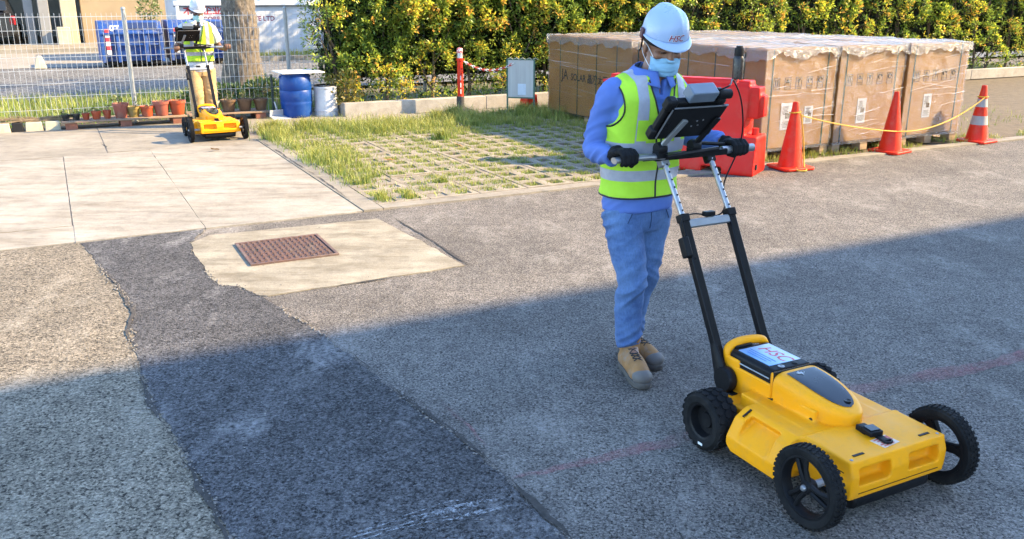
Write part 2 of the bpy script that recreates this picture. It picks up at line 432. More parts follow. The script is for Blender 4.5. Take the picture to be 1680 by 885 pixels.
# faded red survey line and red spray along the trench edge
t = NT('faded_red_paint'); mk = t.math('MULTIPLY', t.ramp(t.noise(45, 6, .8), [(.32, 0.), (.64, .85)]), t.ramp(t.noise(2.2, 4, .6), [(.34, .14), (.62, .62)])); t.fin((.36, .115, .12), .9); tr = t.n('BsdfTransparent').outputs[0]
mx = t.t.nodes.new('ShaderNodeMixShader'); t.set(mx.inputs[0], mk); t.t.links.new(tr, mx.inputs[1]); t.t.links.new(t.b.outputs[0], mx.inputs[2]); t.t.links.new(mx.outputs[0], t.out.inputs[0]); M_red = t.m
strip_crack('painted_line', [(1.37, 2.68), (1.73, 2.652), (2.11, 2.633), (3.16, 2.66), (3.9, 2.57), (5.2, 2.52)], .058, .0045, M_red, road, seed=41, vary=.35)
strip_crack('painted_line', [(1.376, 3.40), (1.392, 3.15), (1.385, 2.95)], .010, .005, M_red, road, seed=42, vary=.5)
strip_crack('crack', [(2.378, 6.9), (2.395, 6.14), (2.376, 5.2)], .009, .005, M_crack, road, seed=43)
strip_crack('crack', [(1.1, 5.262), (1.6, 5.285), (2.33, 5.3)], .006, .009, M_crack, road, seed=44)

# driveway: concrete slabs with open joints
drive = sheet('driveway', rect(-14, 3.9, 7.2, 13.75), .0045, pmat('joint_dirt', (.17, .145, .11), (.26, .225, .18), scale=20, rough=1))
def slab(u0, u1, v0, v1, z, mat, seed, a=.0045):
    p = rough_line([(u0, v0), (u1, v0)], a, .05, 7, seed) + rough_line([(u1, v0), (u1, v1)], a, .05, 7, seed + 1)[1:] + rough_line([(u1, v1), (u0, v1)], a, .05, 7, seed + 2)[1:] + rough_line([(u0, v1), (u0, v0)], a, .05, 7, seed + 3)[1:-1]
    return raised('slab', p, -.03, z, mat, drive, None)
slab(-3.4, -.02, 7.75, 11.33, .010, M_slab, 50); slab(-3.4, .05, 7.19, 7.735, .009, M_slab, 54, .007)
slab(-.012, .920, 7.18, 11.35, .012, M_slab, 58); slab(.924, 2.215, 7.17, 11.4, .012, M_slab, 62)
slab(-9, -3.41, 7.19, 11.34, .010, M_slab, 66)
slab(-9, .45, 11.36, 13.75, .009, M_apron, 70); slab(.462, 2.9, 11.42, 13.75, .010, M_apron, 74)
kerb_strip = raised('kerb_strip', rough_line([(2.225, 7.17), (2.4, 7.17)], .008, .05, 7, 80) + rough_line([(2.4, 7.17), (2.4, 11.6)], .012, .05, 7, 81)[1:] + [(2.225, 11.6)], -.03, .018, M_apron, None, None); tag(kerb_strip, kind='structure')
strip_crack('crack', [(2.24, 11.3), (2.262, 10.585), (2.25, 9.69), (2.265, 8.57), (2.235, 7.6)], .010, .0225, M_crack, kerb_strip, seed=83)
strip_crack('crack', [(.5, 12.5), (.42, 12.2), (.47, 11.9), (.46, 11.45)], .009, .0125, M_crack, drive, seed=84)
edge_strip = raised('edging_strip', rough_line([(2.41, 7.17), (14, 7.17)], .014, .06, 5, 85) + rough_line([(14, 7.33), (2.41, 7.33)], .010, .06, 5, 86), -.03, .016, M_apron, None, None); tag(edge_strip, kind='structure')
path = raised('path', rough_line([(2.41, 12.35), (7.2, 12.5)], .03, .06, 4, 87) + [(9, 13.2), (2.91, 13.2)], -.03, .008, M_apron, None, None); tag(path, kind='structure')
raised('slab', [(2.91, 13.21), (5, 13.21), (5, 14.1), (2.91, 14.1)], -.03, .007, M_apron, path, None)
verge = sheet('verge', rect(2.41, 40, 7.3, 13.3), -.02, M_soil)
bed = sheet('planting_bed', rect(3.9, 40, 13.35, 16.4), .05, M_soil)
far_verge = sheet('far_verge', rect(-40, 3.9, 13.75, 18.0), .0, M_soil)
far_road = sheet('far_road', rect(-90, 90, 18.0, 26.2), .01, M_farroad)
far_kerb = raised('far_kerb', rect(4.2, 60, 26.2, 26.5), -.1, .14, M_apron, None, .02); tag(far_kerb, kind='structure')
far_yard = sheet('far_yard', rect(-90, 3.6, 26.2, 33.2), .016, concrete('far_yard_concrete', (.25, .225, .19), (.32, .29, .25), (.17, .155, .13), 1, .5))
platform = raised('loading_platform', rect(-60, 3.4, 33.2, 60), -.1, .16, M_apron, None, .02); tag(platform, kind='structure')

# concrete grid pavers, four holes each
def make_paver():
    m = MB(); S, T = .5, .56; xs = [-S / 2 + .004, -S / 2 + .055, -.05, .05, S / 2 - .055, S / 2 - .004]; ys = [-T / 2 + .004, -T / 2 + .06, -.055, .055, T / 2 - .06, T / 2 - .004]
    for i in range(5):
        for j in range(5):
            if i in (1, 3) and j in (1, 3): continue
            m.add([(xs[i], ys[j], .02), (xs[i + 1], ys[j], .02), (xs[i + 1], ys[j + 1], .02), (xs[i], ys[j + 1], .02)], [(0, 1, 2, 3)])
    for i in (1, 3):
        for j in (1, 3):
            a, b, c, d = xs[i], xs[i + 1], ys[j], ys[j + 1]
            m.add([(a, c, .02), (b, c, .02), (b, d, .02), (a, d, .02), (a, c, -.02), (b, c, -.02), (b, d, -.02), (a, d, -.02)], [(1, 0, 4, 5), (2, 1, 5, 6), (3, 2, 6, 7), (0, 3, 7, 4)])
    a, b, c, d = xs[0], xs[5], ys[0], ys[5]
    m.add([(a, c, .02), (b, c, .02), (b, d, .02), (a, d, .02), (a, c, -.02), (b, c, -.02), (b, d, -.02), (a, d, -.02)], [(0, 1, 5, 4), (1, 2, 6, 5), (2, 3, 7, 6), (3, 0, 4, 7)])
    return m.mesh('paver')
pav = sheet('grid_paving', rect(2.41, 6.95, 7.33, 12.45), -.012, M_soil)
pm = make_paver(); pm.materials.append(M_paver)
holes = []
for i in range(9):
    for j in range(9):
        u, v = 2.66 + i * .502, 7.62 + j * .562
        o = bpy.data.objects.new('paver', pm); C.objects.link(o); o.parent = pav
        o.location = W(u, v, random.uniform(-.008, .002)); o.rotation_euler = (random.uniform(-.008, .008), random.uniform(-.008, .008), SITE + random.uniform(-.008, .008))
        for a in (-.1225, .1225):
            for b in (-.1375, .1375): holes.append((u + a, v + b))

# ------------------------------------------------------------------ grass
def grass_cols(n, yellow):
    y = np.clip(yellow + RNG.normal(0, .22, n), 0, 1)[:, None]
    g1 = np.array([.085, .18, .02]); g2 = np.array([.29, .31, .05]); c = g1 * (1 - y) + g2 * y
    return c * RNG.uniform(.7, 1.35, (n, 1)), np.array([.40, .36, .09]) * RNG.uniform(.6, 1.3, (n, 1))
pts = []; hts = []; yel = []
def longness(u, v):
    """how tall the grass stands: long on the left and far edges, cropped in the middle"""
    l = max(0, 1 - (u - 2.41) / .75) * min(1, max(0, (v - 7.8) / 1.4)); b = max(0, min(1, (v - 10.7) / 1.0)) ; e = max(0, min(1, (u - 6.0) / .9)) * .55 * min(1, max(0, (v - 8.6) / 1.5))
    k = .5 + .9 * noise.noise(Vector((u * 1.6, v * 1.6, 3)))
    return max(l * .95, b * .95, e) * max(.25, min(1.3, k + .35))
for (u, v) in holes:
    L = longness(u, v); d = .55 + .75 * noise.noise(Vector((u * 2.3, v * 2.3, 9)))
    if random.random() < .22 and L < .3: d = -.2
    u += random.gauss(0, .02); v += random.gauss(0, .02)
    if random.random() < .25: d += .6
    nb = int(150 * max(.12, min(1.25, d + .25)))
    rr = .082 + .045 * max(0, d)
    for _ in range(nb):
        a, b = random.gauss(0, .6), random.gauss(0, .6)
        if abs(a) > 1.35 or abs(b) > 1.35: continue
        pts.append((u + a * rr, v + b * rr, 0)); hts.append(random.uniform(.022, .06) * (1 + 2.6 * L)); yel.append(.27 + .25 * noise.noise(Vector((u, v, 1))))
for _ in range(15000):
    u, v = random.uniform(2.3, 7.1), random.uniform(7.35, 12.75); L = longness(u, v)
    if random.random() < L * 1.1 - .12:
        pts.append((u, v, .012)); hts.append(random.uniform(.05, .15) * (.35 + L)); yel.append(.25 + .35 * noise.noise(Vector((u * 1.4, v * 1.4, 1))))
for (u, v, s, n, y) in [(2.55, 12.1, .22, 420, .15), (3.0, 12.2, .2, 300, .2), (2.42, 11.5, .2, 300, .25), (4.35, 10.55, .17, 420, .05), (5.3, 12.35, .26, 420, .3), (5.0, 12.3, .2, 260, .35), (3.8, 11.8, .16, 240, .3), (2.5, 7.55, .1, 160, .6), (2.75, 7.5, .1, 150, .55), (2.55, 9.0, .13, 180, .2), (2.6, 8.3, .12, 170, .15), (6.4, 12.2, .25, 350, .05), (6.8, 11.5, .25, 350, .0), (6.85, 10.5, .2, 300, .0), (3.3, 8.0, .09, 120, .5), (5.9, 9.2, .12, 140, .2)]:
    for _ in range(n):
        r = abs(random.gauss(0, 1)) * s * .45; a = random.uniform(0, 6.283)
        pts.append((u + r * math.cos(a), v + r * math.sin(a), .01)); hts.append(random.uniform(.35, 1.1) * s); yel.append(y)
# under and around the pallets, and along the road edge
for _ in range(7000):
    u, v = random.uniform(6.9, 14), random.choice([random.uniform(7.28, 7.75), random.uniform(7.3, 13)])
    if noise.noise(Vector((u * 1.2, v * 1.2, 7))) > -.15: pts.append((u, v, 0)); hts.append(random.uniform(.03, .10)); yel.append(.35)
n = len(pts); c, tc = grass_cols(n, np.array(yel)); a = RNG.uniform(0, 6.283, n); ln = np.stack([np.cos(a), np.sin(a), 0 * a], 1) * RNG.uniform(.1, .75, (n, 1))
grass = link('grass', blades('grass', Wn(pts), np.array(hts), ln, RNG.uniform(.004, .0085, n), c, tc), M_grass)
tag(grass, 'sunlit yellow green grass growing through the grid paving', 'grass', kind='stuff')
# verge beyond the fence
n = 17000; P = np.stack([RNG.uniform(-9, 4.2, n), RNG.uniform(14.25, 17.9, n), np.zeros(n)], 1); c, tc = grass_cols(n, np.full(n, .12)); a = RNG.uniform(0, 6.283, n)
ln = np.stack([np.cos(a), np.sin(a), 0 * a], 1) * RNG.uniform(.1, .6, (n, 1))
g2 = link('verge_grass', blades('verge_grass', Wn(P), RNG.uniform(.08, .24, n), ln, RNG.uniform(.007, .014, n), c * 1.15, tc), M_grass); tag(g2, 'bright green grass strip behind the wire fence', 'grass', kind='stuff')
n = 9000; P = np.stack([RNG.uniform(3.9, 22, n), RNG.uniform(13.5, 16.2, n), np.full(n, .04)], 1); c, tc = grass_cols(n, np.full(n, .15)); a = RNG.uniform(0, 6.283, n)
ln = np.stack([np.cos(a), np.sin(a), 0 * a], 1) * RNG.uniform(.1, .6, (n, 1))
g3 = link('bed_grass', blades('bed_grass', Wn(P), RNG.uniform(.06, .2, n), ln, RNG.uniform(.007, .013, n), c, tc), M_grass); tag(g3, 'low weeds and grass on the bed under the hedge', 'grass', kind='stuff')
n = 5000; P = np.stack([RNG.uniform(3.9, 22, n), RNG.uniform(26.6, 27.4, n), np.full(n, .05)], 1); c, tc = grass_cols(n, np.full(n, .65)); a = RNG.uniform(0, 6.283, n)
ln = np.stack([np.cos(a), np.sin(a), 0 * a], 1) * RNG.uniform(.1, .6, (n, 1))
g4 = link('cabin_grass', blades('cabin_grass', Wn(P), RNG.uniform(.12, .3, n), ln, RNG.uniform(.012, .025, n), c, tc), M_grass); tag(g4, 'dry yellowish grass strip along the foot of the white cabin', 'grass', kind='stuff')

# the tall building behind the camera whose roof line throws the shade over the road
bt = empty('building', W(34.5, -9), SITE, 'pale factory building beside the road that shades the foreground', 'building')
_dv = -(SD.x * -SA + SD.y * CA); HB = (4.55 + 3.2) / (_dv / SD.z)
m_bw = pmat('factory_wall', (.62, .60, .56), (.54, .52, .48), scale=1, rough=.85)
MB().box((0, 0, HB / 2), (52, 11.6, HB)).build('wall', m_bw, bt, bevel=.03)
for k in range(3):
    for i in range(8):
        MB().box((-21 + i * 6, 5.81, 2.6 + k * 3.6), (3.4, .06, 1.5)).build('window', pmat('factory_glass', (.05, .07, .08), (.07, .09, .1), rough=.12), bt)
# ================================================================== THINGS BEHIND: fence, pots, tree, cabin, skips, building
M_galv = pmat('galvanised', (.46, .47, .48), (.38, .39, .40), scale=12, rough=.5, metal=.4)
M_post = pmat('fence_post_paint', (.30, .31, .31), (.24, .25, .25), scale=10, rough=.55, metal=.3)
M_dark = pmat('dark_green_paint', (.03, .045, .04), (.04, .055, .05), rough=.5)
FV = 14.2
fence = empty('wire_fence', W(0, FV), SITE, 'galvanised wire mesh fence with round posts behind the potted plants', 'fence')
for u in (-6.12, -3.74, -1.36, 1.02, 3.32, 5.6):
    m = MB(); m.tube([(u, .035, -.1), (u, .035, 1.60)], .028, 12); m.ell((u, .035, 1.6), (.033, .033, .03), 12, 8)
    m.tube([(u, .035, .40), (u, .035, .43)], .034, 12); m.tube([(u, .035, 1.45), (u, .035, 1.48)], .034, 12)
    m.build('post', M_post, fence, smooth=40)
edges = [-8.5, -6.12, -3.74, -1.36, 1.02, 3.32, 5.6]
for a, b in zip(edges, edges[1:]):
    m = MB(); n = int((b - a - .06) / .066)
    for i in range(n + 1):
        u = a + .03 + (b - a - .06) * i / n; m.tube([(u, 0, .05), (u, 0, 1.55)], .0033, 4)
    for k in range(9): m.tube([(a + .03, -.004, .06 + k * .18), (b - .03, -.004, .06 + k * .18)], .0038 if k not in (0, 8) else .0055, 4)
    o = m.build('wire_mesh', M_galv, fence); o['kind'] = 'stuff'
for u, h in ((2.98, .62), (4.02, 1.2)):
    st = MB(); st.box((0, 0, h / 2), (.03, .03, h)); st.box((0, 0, h), (.036, .036, .02)); st.tube([(.012, -.02, .05), (.012, -.02, h * .9)], .004, 5)
    o = st.build('steel_stake', M_dark); o.location = W(u, 13.98 if h < 1 else 14.02); o.rotation_euler = (0, 0, SITE)
    tag(o, 'short dark steel stake beside the blue drum' if h < 1 else 'tall dark steel stake between the drum and the hedge', 'stake')

# ---- timber pallets used as plant shelves, with the pots
M_plank = pmat('pallet_timber', (.30, .20, .125), (.19, .125, .08), scale=5, rough=.85, bump=.5, bscale=30, stretch=(1, 8, 8))
M_redblk = pmat('pallet_block', (.26, .10, .06), (.19, .075, .045), scale=14, rough=.9, bump=.4)
def plant_shelf(u0, u1, label):
    r = empty('timber_pallet', W((u0 + u1) / 2, 13.9), SITE, label, 'pallet', 'pallets under the plant pots'); L = u1 - u0
    for k, y in enumerate((-.2, -.07, .06, .19)): MB().box((random.uniform(-.01, .01), y, .108), (L, .11, .02)).build('plank', M_plank, r, bevel=.004)
    nb = max(3, int(L / .75))
    for i in range(nb):
        x = -L / 2 + .12 + (L - .24) * i / (nb - 1)
        for y in (-.19, .19): MB().box((x, y, .049), (.15, .10, .096)).build('block', M_redblk, r, bevel=.004)
    return r
plant_shelf(.02, 1.66, 'weathered timber pallet carrying the terracotta coloured pots')
plant_shelf(1.70, 2.84, 'weathered timber pallet carrying the brown pots by the tree')
def pot_mesh(r, h):
    k = .74; m = MB()
    m.lathe([(r * k * .96, 0), (r * k, .01), (r * .955, h * .80), (r * 1.04, h * .80), (r * 1.06, h), (r * .98, h), (r * .93, h * .86), (.01, h * .85)], 24); return m
M_twig = pmat('dry_twig', (.16, .11, .06), (.23, .17, .1), scale=20, rough=.9)
def pot(u, v, r, h, col, label, plant, grp='potted plants on the pallets'):
    e = empty('plant_pot', W(u, v, .1185), SITE + random.uniform(-3, 3), label, 'plant pot', grp)
    mt = pmat('pot_%d_%d_%d' % tuple(int(c * 999) for c in col), col, tuple(c * .75 for c in col), scale=9, rough=.55, dirt=(.20, .15, .11), dscale=7)
    pot_mesh(r, h).build('pot', mt, e, smooth=35)
    MB().lathe([(r * .93, h * .86), (r * .5, h * .9), (.01, h * .92)], 18).build('soil', M_soil, e, smooth=60)
    n, hh, leaf = plant; m = MB(); tips = []
    for i in range(n):
        a = random.uniform(0, 6.28); rr = random.uniform(0, r * .6); p = Vector((rr * math.cos(a), rr * math.sin(a), h * .88)); q = p + Vector((random.gauss(0, .03), random.gauss(0, .03), hh * random.uniform(.5, 1)))
        mid = (p + q) / 2 + Vector((random.gauss(0, .012), random.gauss(0, .012), 0)); m.tube([p, mid, q], [.005, .004, .002], 5); tips += [mid, q, q, (mid + q) / 2]
    m.build('stem', M_twig, e, smooth=60)
    if leaf:
        k = leaf; idx = RNG.integers(0, len(tips), k); pos = np.array([tuple(tips[i]) for i in idx]) + RNG.normal(0, .018, (k, 3)); d = RNG.normal(0, 1, (k, 3)); d[:, 2] += .35
        y = RNG.uniform(0, 1, (k, 1)); c = np.array([.05, .105, .022]) * (1 - y) + np.array([.16, .17, .05]) * y
        link('foliage', leaves('foliage', pos, d, RNG.uniform(.03, .07, k), c, .45), leafmat('plant_leaf'), e)
TC, OR, RD, OL, BR, BK = (.30, .082, .055), (.38, .062, .018), (.32, .055, .02), (.24, .165, .04), (.115, .065, .034), (.008, .008, .008)
pot(.085, 13.83, .055, .085, BK, 'small black pot at the left end of the pallet', (3, .07, 14))
pot(.215, 13.83, .055, .085, BK, 'small black pot next to the smallest orange red pot', (3, .06, 10))
pot(.34, 13.82, .052, .092, RD, 'smallest orange red pot, beside the two black pots', (3, .06, 6))
pot(.475, 13.82, .066, .115, OR, 'small bright orange pot, middle of the three small orange pots', (3, .09, 12))
pot(.615, 13.82, .055, .120, RD, 'narrow small orange pot left of the large pink terracotta pot', (3, .1, 14))
pot(.80, 13.84, .105, .205, TC, 'large pinkish terracotta pot left of the olive pot', (4, .12, 26))
pot(.965, 13.85, .094, .150, OL, 'olive yellow pot with a broad leaved seedling', (3, .14, 20))
pot(1.145, 13.83, .094, .150, OR, 'wide orange pot between the olive pot and two big pots', (5, .05, 4))
pot(1.345, 13.85, .115, .205, TC, 'large terracotta pot nearest the left of the far worker', (7, .06, 6))
pot(1.565, 13.86, .115, .205, OR, 'big orange pot right beside the far worker', (6, .05, 3))
pot(2.08, 13.86, .085, .17, (.32, .30, .24), 'pale stone coloured pot behind the far worker', (4, .1, 10))
pot(2.29, 13.86, .108, .180, BR, 'brown pot with dry twigs, left one by the tree', (7, .07, 12))
pot(2.53, 13.86, .108, .180, BR, 'brown pot with green shoots, middle one by the tree', (5, .14, 40))
pot(2.765, 13.86, .105, .175, (.13, .072, .036), 'brown pot at the right end of the pallet', (6, .2, 70))
# kerb blocks at the left end
ks = empty('wheel_stop', W(-.42, 13.86), SITE, 'cream concrete wheel stop with a black middle block', 'wheel stop')
M_crm = pmat('cream_concrete', (.46, .41, .30), (.37, .33, .24), scale=7, rough=.9, bump=.4)
for x, wd, mt in ((-.62, .3, M_crm), (-.32, .28, M_crm), (-.1, .14, pmat('black_rubber', (.01, .01, .011), (.015, .015, .016), rough=.75, Specular__IOR__Level=.25)), (.1, .22, M_crm), (.33, .2, M_crm)):
    MB().box((x, 0, .062), (wd, .2, .124), taper=.88).build('block', mt, ks, bevel=.008)
sk = MB()
for i in range(26):
    a = random.uniform(0, 3.1); sk.tube([(random.uniform(-.5, .4), .06, .12), (random.uniform(-.6, .5), .02, .16 + random.uniform(0, .05)), (random.uniform(-.7, .6), -.03, .125)], [.006, .005, .003], 5)
o = sk.build('dry_prunings', M_twig); o.location = W(-.3, 13.86, .004); o.rotation_euler = (0, 0, SITE); tag(o, 'heap of dry grey prunings lying on the wheel stop', 'prunings')

# ---- drum and bucket
M_blue = pmat('blue_plastic', (.004, .04, .20), (.005, .05, .23), scale=3, rough=.42, bump=.1, Specular__IOR__Level=.3, dirt=(.03, .08, .24), dscale=6)
dr = empty('drum', W(3.27, 13.68), SITE, 'blue plastic drum with a white board on top', 'drum')
MB().lathe([(.19, 0), (.215, .02), (.222, .06), (.235, .2), (.240, .235), (.233, .25), (.240, .265), (.241, .40), (.233, .415), (.241, .43), (.236, .53), (.222, .60), (.205, .63), (.21, .64), (.21, .665), (.19, .67), (.01, .665)], 40).build('barrel', M_blue, dr, smooth=50)
m = MB(); m.box((.25, -.14, .37), (.10, .004, .13)); 
MB().tube([(-.21, 0, .585), (-.235, 0, .61), (-.215, 0, .63)], .012, 8).build('handle', M_blue, dr, smooth=50); MB().tube([(.21, 0, .585), (.235, 0, .61), (.215, 0, .63)], .012, 8).build('handle', M_blue, dr, smooth=50)
bd = MB().box((0, 0, 0), (.66, .5, .018)).build('white_board', pmat('white_board', (.72, .72, .70), (.6, .6, .58), scale=4, rough=.6), None, bevel=.003)
bd.location = W(3.33, 13.68, .681); bd.rotation_euler = (R(1), R(.5), SITE + .08); tag(bd, 'white flat board lying on the blue drum', 'board')
bk = empty('bucket', W(3.715, 13.62), SITE, 'greyish white plastic bucket drum beside the hedge', 'bucket')
M_wp = pmat('white_plastic_worn', (.56, .56, .56), (.46, .46, .47), scale=5, rough=.55, dirt=(.36, .35, .35), dscale=9)
MB().lathe([(.175, 0), (.18, .02), (.178, .08), (.184, .083), (.184, .10), (.177, .103), (.17, .42), (.178, .425), (.178, .455), (.168, .46), (.16, .44), (.01, .43)], 36).build('body', M_wp, bk, smooth=45)
MB().tube([(.165 * math.cos(q), .165 * math.sin(q), .463) for q in [i * math.pi / 12 for i in range(24)]], .012, 8, closed=True).build('dark_rim', pmat('black_rubber', (.02,) * 3), bk, smooth=60)
dp = MB(); dp.prism([(-.16, -.12), (.16, -.12), (.12, .12), (-.12, .12)], 0, .012); dp.box((0, .115, .05), (.25, .012, .1)); dp.tube([(0, .12, .09), (0, .2, .2)], .012, 8)
o = dp.build('dustpan', pmat('grey_metal_sheet', (.4, .41, .43), (.33, .34, .36), rough=.5), None, bevel=.003); o.location = W(2.98, 13.52, .012); o.rotation_euler = (R(12), 0, SITE + .3); tag(o, 'grey dustpan lying at the foot of the blue drum', 'dustpan')

# ---- tree
tr = empty('tree', W(3.02, 16.5), 0, 'thick rough barked tree behind the wire fence', 'tree')
def trunk_pt(i, j):
    z = j * 6.4 - .1; a = i * 2 * math.pi; r = .30 + .16 * math.exp(-max(z, 0) * 2.4) * (1 + .35 * math.cos(a * 5 + 1)) - .017 * z
    x = r * math.cos(a); y = r * math.sin(a)
    d = .035 * noise.noise(Vector((x * 5, y * 5, z * 1.6))) + .022 * noise.noise(Vector((x * 18, y * 18, z * 7))) + .014 * noise.noise(Vector((x * 40, y * 40, z * 22)))
    return Vector((x * (1 + d / r) + .03 * math.sin(z), y * (1 + d / r), z))
t = NT('bark'); col = t.ramp(t.noise(22, 6, .7, t.map((1, 1, .5))), [(.32, (.05, .040, .032)), (.5, (.125, .102, .08)), (.7, (.22, .185, .15))])
M_bark = t.fin(col, .92, 0, t.bump(t.noise(40, 5, .7, t.map((1, 1, .45))), .9, .02))
MB().grid(trunk_pt, 96, 170, wrap=True).build('trunk', M_bark, tr, smooth=80)
lim = []
for k in range(9):
    a = k * 2.4 + .3; p0 = Vector((0, 0, 4.6 + .2 * k)); d = Vector((math.cos(a), math.sin(a), .55))
    ps = [p0, p0 + d * 1.0 + Vector((0, 0, .2)), p0 + d * 2.0 + Vector((random.gauss(0, .3), random.gauss(0, .3), .6)), p0 + d * 3.1 + Vector((random.gauss(0, .4), random.gauss(0, .4), 1.0))]
    MB().tube(ps, [.15, .11, .07, .03], 9).build('limb', M_bark, tr, smooth=60); lim += ps[1:]
n = 15000; ci = RNG.integers(0, len(lim), n); pos = np.array([tuple(lim[i]) for i in ci]) + RNG.normal(0, 1, (n, 3)) * [.62, .62, .5]
d = RNG.normal(0, 1, (n, 3)); c = np.array([.045, .085, .02]) * RNG.uniform(.6, 1.7, (n, 1))
link('crown', leaves('crown', pos, d, RNG.uniform(.10, .19, n), c, .5), leafmat('plant_leaf'), tr)
def shade_tree(u, v, h, n, label):
    e = empty('tree', W(u, v), random.uniform(0, 6), label, 'tree'); ends = []
    MB().tube([(0, 0, -.1), (.05, .02, 1.5), (0, .06, h * .55), (.05, 0, h * .8)], [.24, .19, .15, .07], 12).build('trunk', M_bark, e, smooth=60)
    for k in range(8):
        a = k * 2.4; p = Vector((0, .05, h * (.45 + .04 * k))); d = Vector((math.cos(a), math.sin(a), .5)); ps = [p, p + d * .9, p + d * 1.8 + Vector((random.gauss(0, .2), random.gauss(0, .2), .3))]; MB().tube(ps, [.09, .06, .025], 7).build('limb', M_bark, e, smooth=60); ends += ps[1:]
    ci = RNG.integers(0, len(ends), n); pos = np.array([tuple(ends[i]) for i in ci]) + RNG.normal(0, 1, (n, 3)) * [.5, .5, .4]
    link('crown', leaves('crown', pos, RNG.normal(0, 1, (n, 3)), RNG.uniform(.12, .22, n), np.array([.045, .085, .02]) * RNG.uniform(.6, 1.7, (n, 1)), .5), leafmat('plant_leaf'), e)

def clump(name, u, v, r, h, n, label, cat, cols, z0=0, size=(.05, .11), group=None):
    e = empty(name, W(u, v, z0), 0, label, cat, group); m = MB(); 
    for i in range(7):
        a = random.uniform(0, 6.28); m.tube([(0, 0, -.02), (r * .3 * math.cos(a), r * .3 * math.sin(a), h * .5), (r * .6 * math.cos(a), r * .6 * math.sin(a), h * .8)], [.008, .006, .003], 5)
    m.build('stem', M_twig, e)
    q = RNG.normal(0, 1, (n, 3)); q /= np.linalg.norm(q, axis=1, keepdims=True); rad = RNG.uniform(.25, 1, (n, 1)) ** .6; pos = q * rad * [r, r, h * .5] + [0, 0, h * .52]; d = q + RNG.normal(0, .7, (n, 3)); d[:, 2] += .25
    y = RNG.uniform(0, 1, (n, 1)); c = np.array(cols[0]) * (1 - y) + np.array(cols[1]) * y
    link('foliage', leaves('foliage', pos, d, RNG.uniform(*size, n), c * RNG.uniform(.7, 1.3, (n, 1)), .42), leafmat('plant_leaf'), e); return e
GR = ((.04, .09, .02), (.12, .16, .04))
clump('weed_plant', 3.25, 15.9, .32, .42, 700, 'leafy green weed growing right of the tree foot', 'plant', GR)
clump('weed_plant', 2.6, 15.75, .34, .36, 600, 'low leafy weed growing in front of the tree foot', 'plant', GR)
clump('weed_plant', 2.1, 15.7, .3, .3, 420, 'small leafy weed behind the far worker', 'plant', GR)

shade_tree(8.6, 16.9, 6.2, 5200, 'tree behind the hedge whose shade falls across the far road')
shade_tree(13.6, 24.6, 6.4, 5200, 'tree behind the hedge whose shade falls across the white cabin')

# ---- white site cabin with the red lettering
cb = empty('site_cabin', W(4.1, 27.5), SITE, 'low white cabin with red and maroon lettering behind the tree', 'cabin')
M_cab = pmat('cabin_white', (.50, .51, .53), (.44, .455, .48), scale=2, rough=.6, dirt=(.36, .36, .36), dscale=2)
MB().box((5.42, 1.6, 1.3), (12.2, 3.0, 2.6)).build('wall', M_cab, cb, bevel=.02)
for i in range(6): MB().box((.31 + i * 2.0, .088, .77), (1.93, .024, 1.46)).build('panel', M_cab, cb, bevel=.006)
MB().box((5.4, .05, 1.585), (12.4, .16, .13)).build('top_beam', pmat('beam_grey', (.62, .63, .64), (.55, .56, .57), rough=.5), cb, bevel=.01)
MB().box((5.4, .05, 1.50), (12.4, .06, .03)).build('under_beam_trim', pmat('trim_grey', (.2, .21, .22), rough=.5), cb)  # dark grey strip along the underside of the top beam
MB().box((-.71, .05, .77), (.09, .14, 1.5)).build('corner_post', pmat('beam_grey', (.62,) * 3), cb, bevel=.01)
M_rl = pmat('red_lettering', (.42, .02, .03), (.36, .02, .03), rough=.6); M_ml = pmat('maroon_lettering', (.16, .015, .05), (.13, .015, .045), rough=.6)
def cabin_text(s, x, z, size, mat, bold=.006):
    M = Matrix.Translation((x, .072, z)) @ Matrix.Rotation(R(90), 4, 'X'); o = text_mb(s, size, M, bold=bold).build('lettering', mat, cb); return o
cabin_text('\u6728', -.55, 1.295, .27, M_rl, .006); cabin_text('\u4f01\u4e1a', -.02, 1.295, .27, M_rl, .006)
cabin_text('CORP', -.03, 1.085, .185, M_ml, .004); cabin_text('PTE LTD', 1.33, 1.085, .185, M_ml, .004)
cabin_text('ko M', .16, .865, .17, M_rl, .003); cabin_text('1  7', .30, .65, .17, M_rl, .003)
# blue steel stair rail against the cabin
rs = empty('stair_rail', W(7.35, 26.95), SITE, 'blue steel railing frame standing against the white cabin', 'railing'); M_rail = pmat('rail_blue', (.05, .085, .16), (.07, .10, .18), rough=.5)
for x in (0, .45, 1.35): MB().tube([(x, 0, 0), (x, 0, .82)], .018, 8).build('post', M_rail, rs, smooth=50)
for z in (.25, .45, .62, .8): MB().tube([(0, 0, z), (1.35, 0, z)], .014, 8).build('rail', M_rail, rs, smooth=50)
for x in (.05, .75): MB().tube([(x, -.03, .78), (x + .65, -.03, .08)], .016, 8).build('brace', M_rail, rs, smooth=50)

